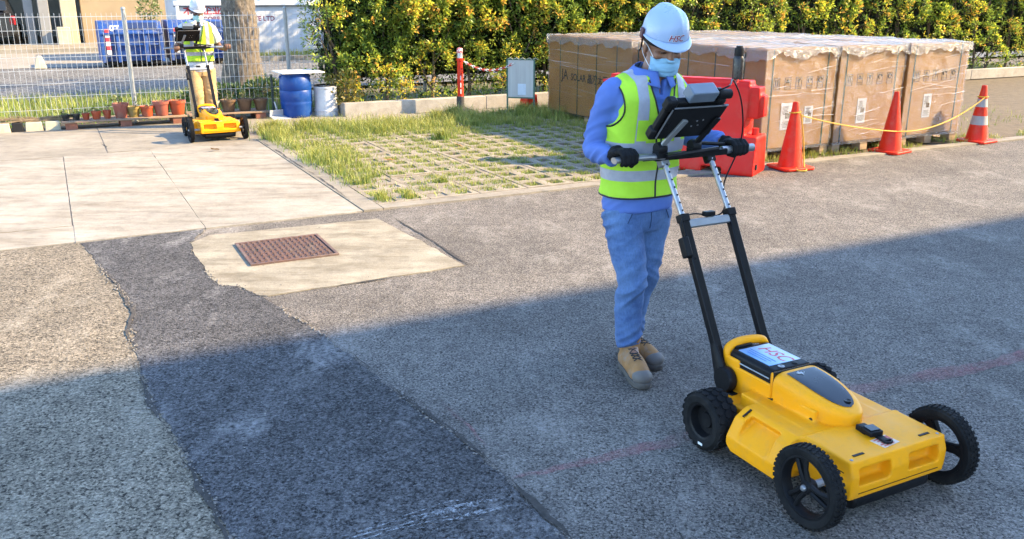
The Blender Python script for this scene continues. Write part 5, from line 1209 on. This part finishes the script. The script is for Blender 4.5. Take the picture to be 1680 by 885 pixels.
    mk = m.build('face_mask', M_mask, e, smooth=60); sm = mk.modifiers.new('th', 'SOLIDIFY'); sm.thickness = .0015
    for s in (-1, 1):
        ln = MB(); ln.tube(catmull([(s * .065, -.058, -.032), (s * .080, -.015, .002), (s * .089, .022, .012), (s * .088, .034, -.012), (s * .082, .012, -.050), (s * .063, -.050, -.092)], 5), .0016, 6); ln.xf(HM); ln.build('ear_loop', M_wht, mk, smooth=60)
    # ---- helmet
    HA, HBb, HZ = .101, .123, .052
    def helm(i, j):
        a = i * 2 * math.pi; t = j; c, s = math.cos(a), math.sin(a); rr = math.cos(t * math.pi / 2) ** .62 if t < .999 else 0
        x = HA * rr * c; y = HBb * rr * s + .004; z = HZ + .116 * math.sin(t * math.pi / 2)
        rid = math.exp(-((x / .03) ** 4)) * .009 * min(1, t * 3) * (1 if y < .1 else .4); rid2 = .007 * math.exp(-(((abs(x) - .06) / .012) ** 2)) * min(1, t * 3) * max(0, 1 - t)
        return Vector((x * (1 + rid2 * 6), y * (1 + rid * 3), z + rid))
    def brim(i, j):
        a = i * 2 * math.pi; c, s = math.cos(a), math.sin(a); fr = max(0, -s) ** 1.6; ext = .008 + .040 * fr; dr = .006 + .016 * fr
        return Vector((HA * c * (1 + ext * .35 * j / HA), HBb * s + .004 + s * ext * j, HZ + .001 - dr * j * (.4 + .6 * j)))
    M_hel = pmat('helmet_' + D['id'], D['helmet'], tuple(x * .96 for x in D['helmet']), scale=4, rough=.30)
    m = MB(); m.grid(helm, 72, 30, wrap=True); hme = m.mesh('h'); hbv = bvh(hme); bpy.data.meshes.remove(hme); m.xf(HM); h_ = m.build('helmet', M_hel, e, smooth=60); sm = h_.modifiers.new('th', 'SOLIDIFY'); sm.thickness = .003; sm.offset = -1
    m = MB(); m.grid(brim, 72, 7, wrap=True); m.xf(HM); b_ = m.build('brim', M_hel, h_, smooth=60); sm = b_.modifiers.new('th', 'SOLIDIFY'); sm.thickness = .004
    m = MB(); m.tube([(.094 * math.cos(a), .112 * math.sin(a) + .004, .032) for a in [k * math.pi / 16 for k in range(32)]], .010, 6, sx=1.3, sy=.3, closed=True); m.xf(HM); m.build('headband', M_bp, h_, smooth=60)
    for s in (-1, 1):
        m = MB(); m.box((s * .106, .012, .054), (.013, .032, .046)); m.xf(HM); m.build('side_clip', pmat('clip_maroon', (.09, .02, .03), (.05, .02, .025), rough=.5), h_, bevel=.005)
        m = MB(); m.tube(catmull([(s * .098, .02, .03), (s * .092, .03, -.02), (s * .086, .06, -.05)], 4), .004, 6); m.xf(HM); m.build('strap', M_bp, h_, smooth=60)
    if D.get('logo'):
        tm = text_mb('HSC', .036, Matrix.Identity(4), 'CENTER', shear=.3, bold=.0007); tm2 = text_mb('HSC', .036, Matrix.Identity(4), 'CENTER', shear=.3, bold=.0019)
        for q, off, mt in ((tm2, .0014, M_wht), (tm, .0024, pmat('helmet_red', (.28, .03, .06), rough=.4))):
            for k, p in enumerate(q.v):
                o_ = Vector((p.x + .0, -.4, p.y + .064)); h = hbv.ray_cast(o_, Vector((0, 1, 0))); q.v[k] = (h[0] + Vector((0, -off, 0))) if h[0] else o_
            q.xf(HM); q.build('helmet_lettering', mt, h_)
    # ---- shirt
    m = torso_mb(D.get('hem', .80), 1.445, .004)
    for s, A in ((-1, D['armR']), (1, D['armL'])):
        if D['sleeve'] == 'long': limb(m, [Vector(A[0]) + Vector((-s * .05, 0, .0)), A[0], A[1], A[2]], [.058, .064, .055, .040], 7, 18)
        else: mid = Vector(A[0]).lerp(Vector(A[1]), .72); limb(m, [Vector(A[0]) + Vector((-s * .05, 0, 0)), A[0], mid], [.062, .070, .072], 6, 18)
    sc = MB(); sc.tube([nb + Vector((0, -.03, -.025)), nb + Vector((0, -.0, .15))], [.062, .09], 20); sc.prism([(-.050, 1.50), (.0, 1.335), (.050, 1.50)], .06, .5, Matrix(((1, 0, 0, 0), (0, 0, -1, 0), (0, 1, 0, 0), (0, 0, 0, 1))))
    sme = fuse(m, vx, 4, sc)
    def fold(co, no):
        arm = abs(co.x) > .17; k = (1 + 1.2 * math.exp(-((co.z - 1.12) / .07) ** 2)) if arm else .8
        rd = .45 - abs(noise.noise(Vector((co.x * 7, co.y * 9 + co.z * 6, co.z * 17 + co.y * 10 + 3)))) * 1.5
        return k * .0085 * rd + .007 * noise.noise(Vector((co.x * 6, co.y * 6, co.z * 7)))
    displace(sme, fold); M_sh = pmat('shirt_' + D['id'], D['shirt'], tuple(x * .9 for x in D['shirt']), scale=7, rough=.85, bump=.2, bscale=300, bdist=.001)
    shirt = link('shirt', sme, M_sh, e); sbv = bvh(sme)
    for s in (-1, 1):                                                # collar leaves
        def colf(i, j):
            ph = R(180) - R(166) * i; rad = .070 + .040 * j * (.75 + .25 * i); lean = Vector((0, -.018 * math.sin(R(90) * i), 0))
            return nb + lean + Vector((s * math.sin(ph) * rad * 1.12, -math.cos(ph) * rad, .050 - .034 * i - (.030 + .040 * i * i) * j))
        m = MB(); m.grid(colf, 16, 6); c_ = m.build('collar', M_sh, shirt, smooth=60); sm = c_.modifiers.new('th', 'SOLIDIFY'); sm.thickness = .004
    # ---- vest
    hz = D.get('vest_hem', .87); vm = torso_mb(hz, 1.432, .020)
    for s in (-1, 1): vm.tube([torso_c(1.43) + Vector((s * .07, .01, -.006)), torso_c(1.40) + Vector((s * .15, .012, -.004))], [.040, .042], 14, sx=.75, sy=1.5)
    vc = MB(); vc.tube([nb + Vector((0, -.035, -.05)), nb + Vector((0, 0, .12))], [.074, .105], 24)
    for s in (-1, 1): vc.tube([Vector((s * .178, torso_c(1.3).y, 1.295)), Vector((s * .34, torso_c(1.3).y, 1.33))], [.088, .12], 24)
    vz = D.get('vneck', 1.17); vc.prism([(-.088, 1.50), (.0, vz), (.088, 1.50)], .04, .5, Matrix(((1, 0, 0, 0), (0, 0, -1, 0), (0, 1, 0, 0), (0, 0, 0, 1))))
    vme = fuse(vm, vx * .95, 3, vc)
    displace(vme, lambda co, no: .010 * (.4 - abs(noise.noise(Vector((co.x * 9 + co.z * 4, co.y * 9, co.z * 9 + co.x * 5 + 9)))) * 1.4) + .006 * noise.noise(Vector((co.x * 5, co.y * 5, co.z * 5))))
    M_vest = pmat('vest_' + D['id'], D['vest'], tuple(x * .88 for x in D['vest']), scale=9, rough=.8, bump=.25, bscale=420, bdist=.001)
    M_ref = pmat('reflective_tape', (.36, .36, .40), (.30, .30, .34), scale=20, rough=.42, bump=.15, bscale=300, bdist=.001)
    bm = bmesh.new(); bm.from_mesh(vme); zs = (hz + .085, hz + .135, 1.085, 1.135); xs = (-.128, -.080, .080, .128)
    for z in zs: bmesh.ops.bisect_plane(bm, geom=bm.verts[:] + bm.edges[:] + bm.faces[:], plane_co=(0, 0, z), plane_no=(0, 0, 1))
    for x in xs: bmesh.ops.bisect_plane(bm, geom=bm.verts[:] + bm.edges[:] + bm.faces[:], plane_co=(x, 0, 0), plane_no=(1, 0, 0))
    bm.normal_update(); groups = {'lower': [], 'upper': [], 'left': [], 'right': []}
    for f in bm.faces:
        c = f.calc_center_median()
        if f.normal.z < -.75: continue
        if zs[0] < c.z < zs[1]: groups['lower'].append(f)
        elif zs[2] < c.z < zs[3]: groups['upper'].append(f)
        elif c.z > zs[3] and xs[0] < c.x < xs[1]: groups['right'].append(f)
        elif c.z > zs[3] and xs[2] < c.x < xs[3]: groups['left'].append(f)
    bm.to_mesh(vme); vme.polygons.foreach_set('use_smooth', [True] * len(vme.polygons)); vest = link('vest', vme, M_vest, e)
    for nm, fs in groups.items():
        idx = {}; vs_, ff = [], []
        for f in fs:
            q = []
            for v in f.verts:
                if v.index not in idx: idx[v.index] = len(vs_); vs_.append(v.co + v.normal * .0022)
                q.append(idx[v.index])
            ff.append(tuple(q))
        if ff: m = MB(); m.add(vs_, ff); m.build('reflective_strip', M_ref, vest, smooth=60)
    bm.free(); vb = bvh(vme)
    def front(x, z, off=.002):
        h = vb.ray_cast(Vector((x, -.6, z)), Vector((0, 1, 0))); return h[0] + Vector((0, -off, 0)) if h[0] else None
    M_trim = pmat('vest_trim', D.get('trim', (.012, .012, .014)), rough=.6)
    def line(nm, pts, r):
        pts = [p for p in pts if p]
        if len(pts) > 2: MB().tube(pts, r, 6).build(nm, M_trim, vest, smooth=60)
    line('zip', [front(.002, hz + .004 + (vz - hz) * k / 24) for k in range(24)], .0045)
    for s in (-1, 1): line('neck_trim', [front(s * (.004 + .088 * (z - vz) / (1.5 - vz) + .003), z) for z in [vz + (1.415 - vz) * k / 18 for k in range(19)]], .0042)
    line('hem_trim', [torso_c(hz) + Vector(((lerp(TOR, hz)[0] + .019) * math.copysign(abs(math.cos(q)) ** .82, math.cos(q)), (lerp(TOR, hz)[1] + .019) * math.copysign(abs(math.sin(q)) ** .82, math.sin(q)), .004)) for q in [k * 2 * math.pi / 60 for k in range(61)]], .0048)
    for s in (-1, 1):                                                # armhole trim
        pts = []
        for k in range(29):
            a = 2 * math.pi * k / 28; r_ = .091; o_ = Vector((s * .5, torso_c(1.3).y + r_ * math.cos(a), 1.298 + r_ * math.sin(a) * 1.02)); h = vb.ray_cast(o_, Vector((-s, 0, 0)))
            pts.append(h[0] + Vector((s * .002, 0, 0)) if h[0] and abs(h[0].x) > .06 else None)
        line('armhole_trim', pts, .0042)
    if D.get('pocket'):
        pk_ = [(-.115, 1.19), (-.045, 1.19), (-.045, 1.27), (-.115, 1.27)]; m = MB()
        P9 = [[front(-.125 + .095 * i / 6, 1.145 + .095 * j / 6, .004) or Vector((-.125 + .095 * i / 6, -.13, 1.145 + .095 * j / 6)) for i in range(7)] for j in range(7)]
        m.add([p for r_ in P9 for p in r_], [(j * 7 + i, j * 7 + i + 1, (j + 1) * 7 + i + 1, (j + 1) * 7 + i) for j in range(6) for i in range(6)]); m.build('pocket', M_vest, vest, smooth=60)
        p = front(-.045, 1.22, .008) or Vector((-.045, -.17, 1.22)); MB().tube([p, p + Vector((.004, -.006, -.09)), p + Vector((.006, -.012, -.13))], [.0045, .0045, .001], 8).build('pen', M_bp, vest, smooth=60)
    # ---- trousers
    m = MB(); vs_ = []
    pz = [(.70, .135, .105, 0), (.76, .165, .118, 0), (.82, .170, .118, 0), (.875, .160, .110, 0)]
    n = 36
    for z, a, b, y in pz:
        for k in range(n): q = 2 * math.pi * k / n; vs_.append((a * math.cos(q), y + b * math.sin(q), z))
    m.add(vs_, [(j * n + k, j * n + (k + 1) % n, (j + 1) * n + (k + 1) % n, (j + 1) * n + k) for j in range(3) for k in range(n)] + [tuple(range(n - 1, -1, -1)), tuple(3 * n + k for k in range(n))])
    for L in (D['legR'], D['legL']):
        hem = Vector(L[2]) + Vector((0, 0, .0)); h, k_ = Vector(L[0]), Vector(L[1]); limb(m, [h + Vector((0, 0, .0)), h.lerp(k_, .5), k_, k_.lerp(hem, .45) + Vector((0, .022, 0)), hem], D.get('legw', [.100, .087, .071, .067, .061]), 7, 20)
    tme = fuse(m, vx, 4)
    kz = [L[1][2] for L in (D['legR'], D['legL'])]
    def tf(co, no):
        kk = .9 * math.exp(-((co.z - .44) / .10) ** 2) + 1.1 * math.exp(-((co.z - .15) / .07) ** 2) + .8 * math.exp(-((co.z - .74) / .07) ** 2) + .12
        tilt = co.z * 17 + co.x * 9 * (1 if co.x > 0 else -1) + co.y * 7
        rd = .5 - abs(noise.noise(Vector((co.x * 5, co.y * 5, tilt)))) * 1.6
        return kk * .015 * rd + .006 * noise.noise(Vector((co.x * 7, co.y * 7, co.z * 4))) + .0018 * noise.noise(Vector((co.x * 30, co.y * 30, co.z * 30)))
    displace(tme, tf)
    t = NT('trousers_' + D['id']); c1, c2 = D['trouser'], D.get('trouser2', tuple(x * .8 for x in D['trouser'])); fd = t.ramp(t.math('ADD', t.noise(4, 5, .65), t.math('MULTIPLY', t.noise(30, 4, .7, t.map((.6, .6, 1.6))), .35)), [(.50, c1), (.86, c2)])
    tw = t.ramp(t.noise(160, 3, .6, t.map((1, 1, .3))), [(.3, .84), (.7, 1.12)]); M_tr = t.fin(t.mix(fd, tw, 1., 'MULTIPLY'), .88, 0, t.bump(t.noise(240, 3, .6), .25, .001))
    trs = link('trousers', tme, M_tr, e); tb_ = bvh(tme)
    def tfront(x, z): h = tb_.ray_cast(Vector((x, -.6, z)), Vector((0, 1, 0))); return h[0] + Vector((0, -.002, 0)) if h[0] else None
    M_seam = pmat('seam_' + D['id'], tuple(x * .55 for x in D['trouser']), rough=.9)
    for pts in ([tfront(.002, .84 - .012 * k) for k in range(11)], [tfront(-.075 - .006 * k, .835 - .010 * k) for k in range(9)], [tfront(.075 + .006 * k, .835 - .010 * k) for k in range(9)]):
        pts = [p for p in pts if p]
        if len(pts) > 2: MB().tube(pts, .0022, 5).build('seam', M_seam, trs, smooth=60)
    # ---- boots
    M_bt = pmat('boot_' + D['id'], D['boot'], tuple(x * .75 for x in D['boot']), scale=16, rough=.8, bump=.3, bscale=120, dirt=(.22, .19, .16), dscale=14); M_so = pmat('boot_sole', (.05, .045, .04), (.08, .072, .065), scale=20, rough=.85); M_cap = pmat('boot_toe_cap', (.13, .115, .105), (.10, .09, .082), scale=14, rough=.7); M_lace = pmat('boot_lace', (.025, .02, .018), rough=.8)
    for L in (D['legR'], D['legL']):
        heel, toe = Vector((*L[3], 0)), Vector((*L[4], 0)); d = (toe - heel).normalized(); ang = math.atan2(d.y, d.x); Fm = Matrix.Translation(heel) @ Matrix.Rotation(ang, 4, 'Z'); Ln = (toe - heel).length; k = Ln / .29
        an = Fm.inverted() @ Vector(L[2])
        m = MB(); m.tube([(.038 * k, 0, .055), (.09 * k, 0, .066), (.15 * k, 0, .064), (.21 * k, 0, .050), (.255 * k, 0, .040)], [.047, .052, .052, .050, .041], 18, sx=1.0, sy=1.02, up=(0, 0, 1)); m.ell((.245 * k, 0, .044), (.044, .046, .037)); m.ell((.036 * k, 0, .05), (.040, .040, .048))
        m.tube([(.055 * k, 0, .05), (an.x * .6 + .03, an.y * .7, .105), (an.x, an.y, .175)], [.044, .047, .054], 18); m.tube([(.13 * k, 0, .075), (.075 * k, an.y * .4, .125)], [.034, .036], 14)
        cz = MB(); cz.box((.14, 0, -.03), (.6, .4, .10)); bme = fuse(m, .0055, 4, cz); bme.transform(Fm); bo_ = link('boot', bme, M_bt, e); bb = bvh(bme)
        out = [(.0, .0), (.006, .026), (.04, .043), (.10, .041), (.16, .047), (.215, .053), (.255, .046), (.280, .026), (.288, 0)]; poly = [(x * k, y) for x, y in out] + [(x * k, -y) for x, y in reversed(out[1:-1])]
        m = MB(); m.prism(list(reversed(poly)), .0, .030); m.xf(Fm); m.build('sole', M_so, bo_, bevel=.005)
        m = MB(); m.ell((.243 * k, 0, .046), (.048, .0500, .039), 20, 12); cz = MB(); cz.box((.1, 0, .0), (.24, .3, .3)); cz.box((.2, 0, -.03), (.5, .4, .10)); cm = fuse(m, .005, 2, cz); cm.transform(Fm); link('toe_cap', cm, M_cap, bo_)
        la = MB()
        for i in range(6):
            for sg in (-1, 1):
                x = (.180 - .020 * i) * k; pp = []
                for yy in (-.021, -.010, 0, .010, .021):
                    q = Fm @ Vector((x + sg * .010 * yy / .021, yy, .3)); h = bb.ray_cast(q, Vector((0, 0, -1)))
                    if h[0] and h[0].z < .17: pp.append(h[0] + Vector((0, 0, .002)))
                if len(pp) > 2: la.tube(pp, .0027, 6)
        if la.v: la.build('lace', M_lace, bo_, smooth=60)
    # ---- gloves
    if D.get('glove'):
        for s, A in ((-1, D['armR']), (1, D['armL'])):
            m = MB(); hand_mb(m, A[3], s, .0028); q = Vector(A[3]) + Vector((0, .085, .015)); m.tube([q + (Vector(A[2]) - q) * .9, q, Vector(A[3]) + Vector((0, .06, .018))], [.032, .031, .032], 14)
            link('glove', fuse(m, .0035, 2), pmat('glove_black', (.007, .007, .008), (.012, .012, .013), scale=40, rough=.8, Specular__IOR__Level=.15, bump=.3, bscale=200), e)
    return e
# near worker: root below his pelvis
p1 = make_person(dict(id='near', head=(.040, -.095, 1.558), pitch=19, roll=0, yaw=-13, skin=(.25, .118, .068), mask=(.24, .44, .60), helmet=(.32, .41, .56), logo=True, shirt=(.085, .155, .43), sleeve='long', vest=(.40, .68, .03), pocket=True, glove=True,
    armR=[(-.178, -.025, 1.342), (-.222, .040, 1.105), (-.252, -.160, 1.085), (-.255, -.268, 1.097)], armL=[(.178, -.025, 1.342), (.285, .010, 1.13), (.345, -.165, 1.115), (.355, -.268, 1.097)],
    legR=[(-.088, 0, .80), (-.078, -.095, .47), (-.060, -.075, .135), (-.046, -.005), (-.135, -.325)], legL=[(.085, .0, .80), (.072, .005, .48), (.050, .075, .135), (.033, .140), (.064, -.172)],
    trouser=(.038, .083, .21), trouser2=(.10, .18, .345), boot=(.30, .145, .045)))
p1.location = W(2.415, 3.42, .004)
tag(p1, 'worker in pale blue helmet, lime vest and jeans pushing the near cart', 'person', 'survey workers')
p2 = make_person(dict(id='far', voxel=.009, head=(.02, -.075, 1.565), pitch=17, yaw=0, skin=(.13, .062, .038), mask=(.34, .55, .53), helmet=(.46, .46, .48), shirt=(.50, .52, .56), sleeve='short', vest=(.44, .66, .03), trim=(.30, .45, .06), hem=.76, vest_hem=.90,
    armR=[(-.178, -.025, 1.342), (-.265, .060, 1.10), (-.315, -.110, 1.06), (-.318, -.215, 1.097)], armL=[(.178, -.025, 1.342), (.29, .060, 1.10), (.345, -.11, 1.06), (.352, -.215, 1.097)],
    legR=[(-.090, 0, .80), (-.095, -.05, .46), (-.085, -.01, .115), (-.085, .05), (-.10, -.22)], legL=[(.090, .0, .80), (.100, .0, .46), (.095, .06, .115), (.09, .12), (.11, -.15)],
    legw=[.105, .098, .088, .088, .084], trouser=(.46, .30, .14), trouser2=(.40, .255, .115), boot=(.06, .05, .045)))
p2.location = W(1.85, 13.19, .008); p2.rotation_euler = (0, 0, SITE + R(2))
tag(p2, 'distant worker in white helmet and beige trousers pushing a cart before the fence', 'person', 'survey workers')
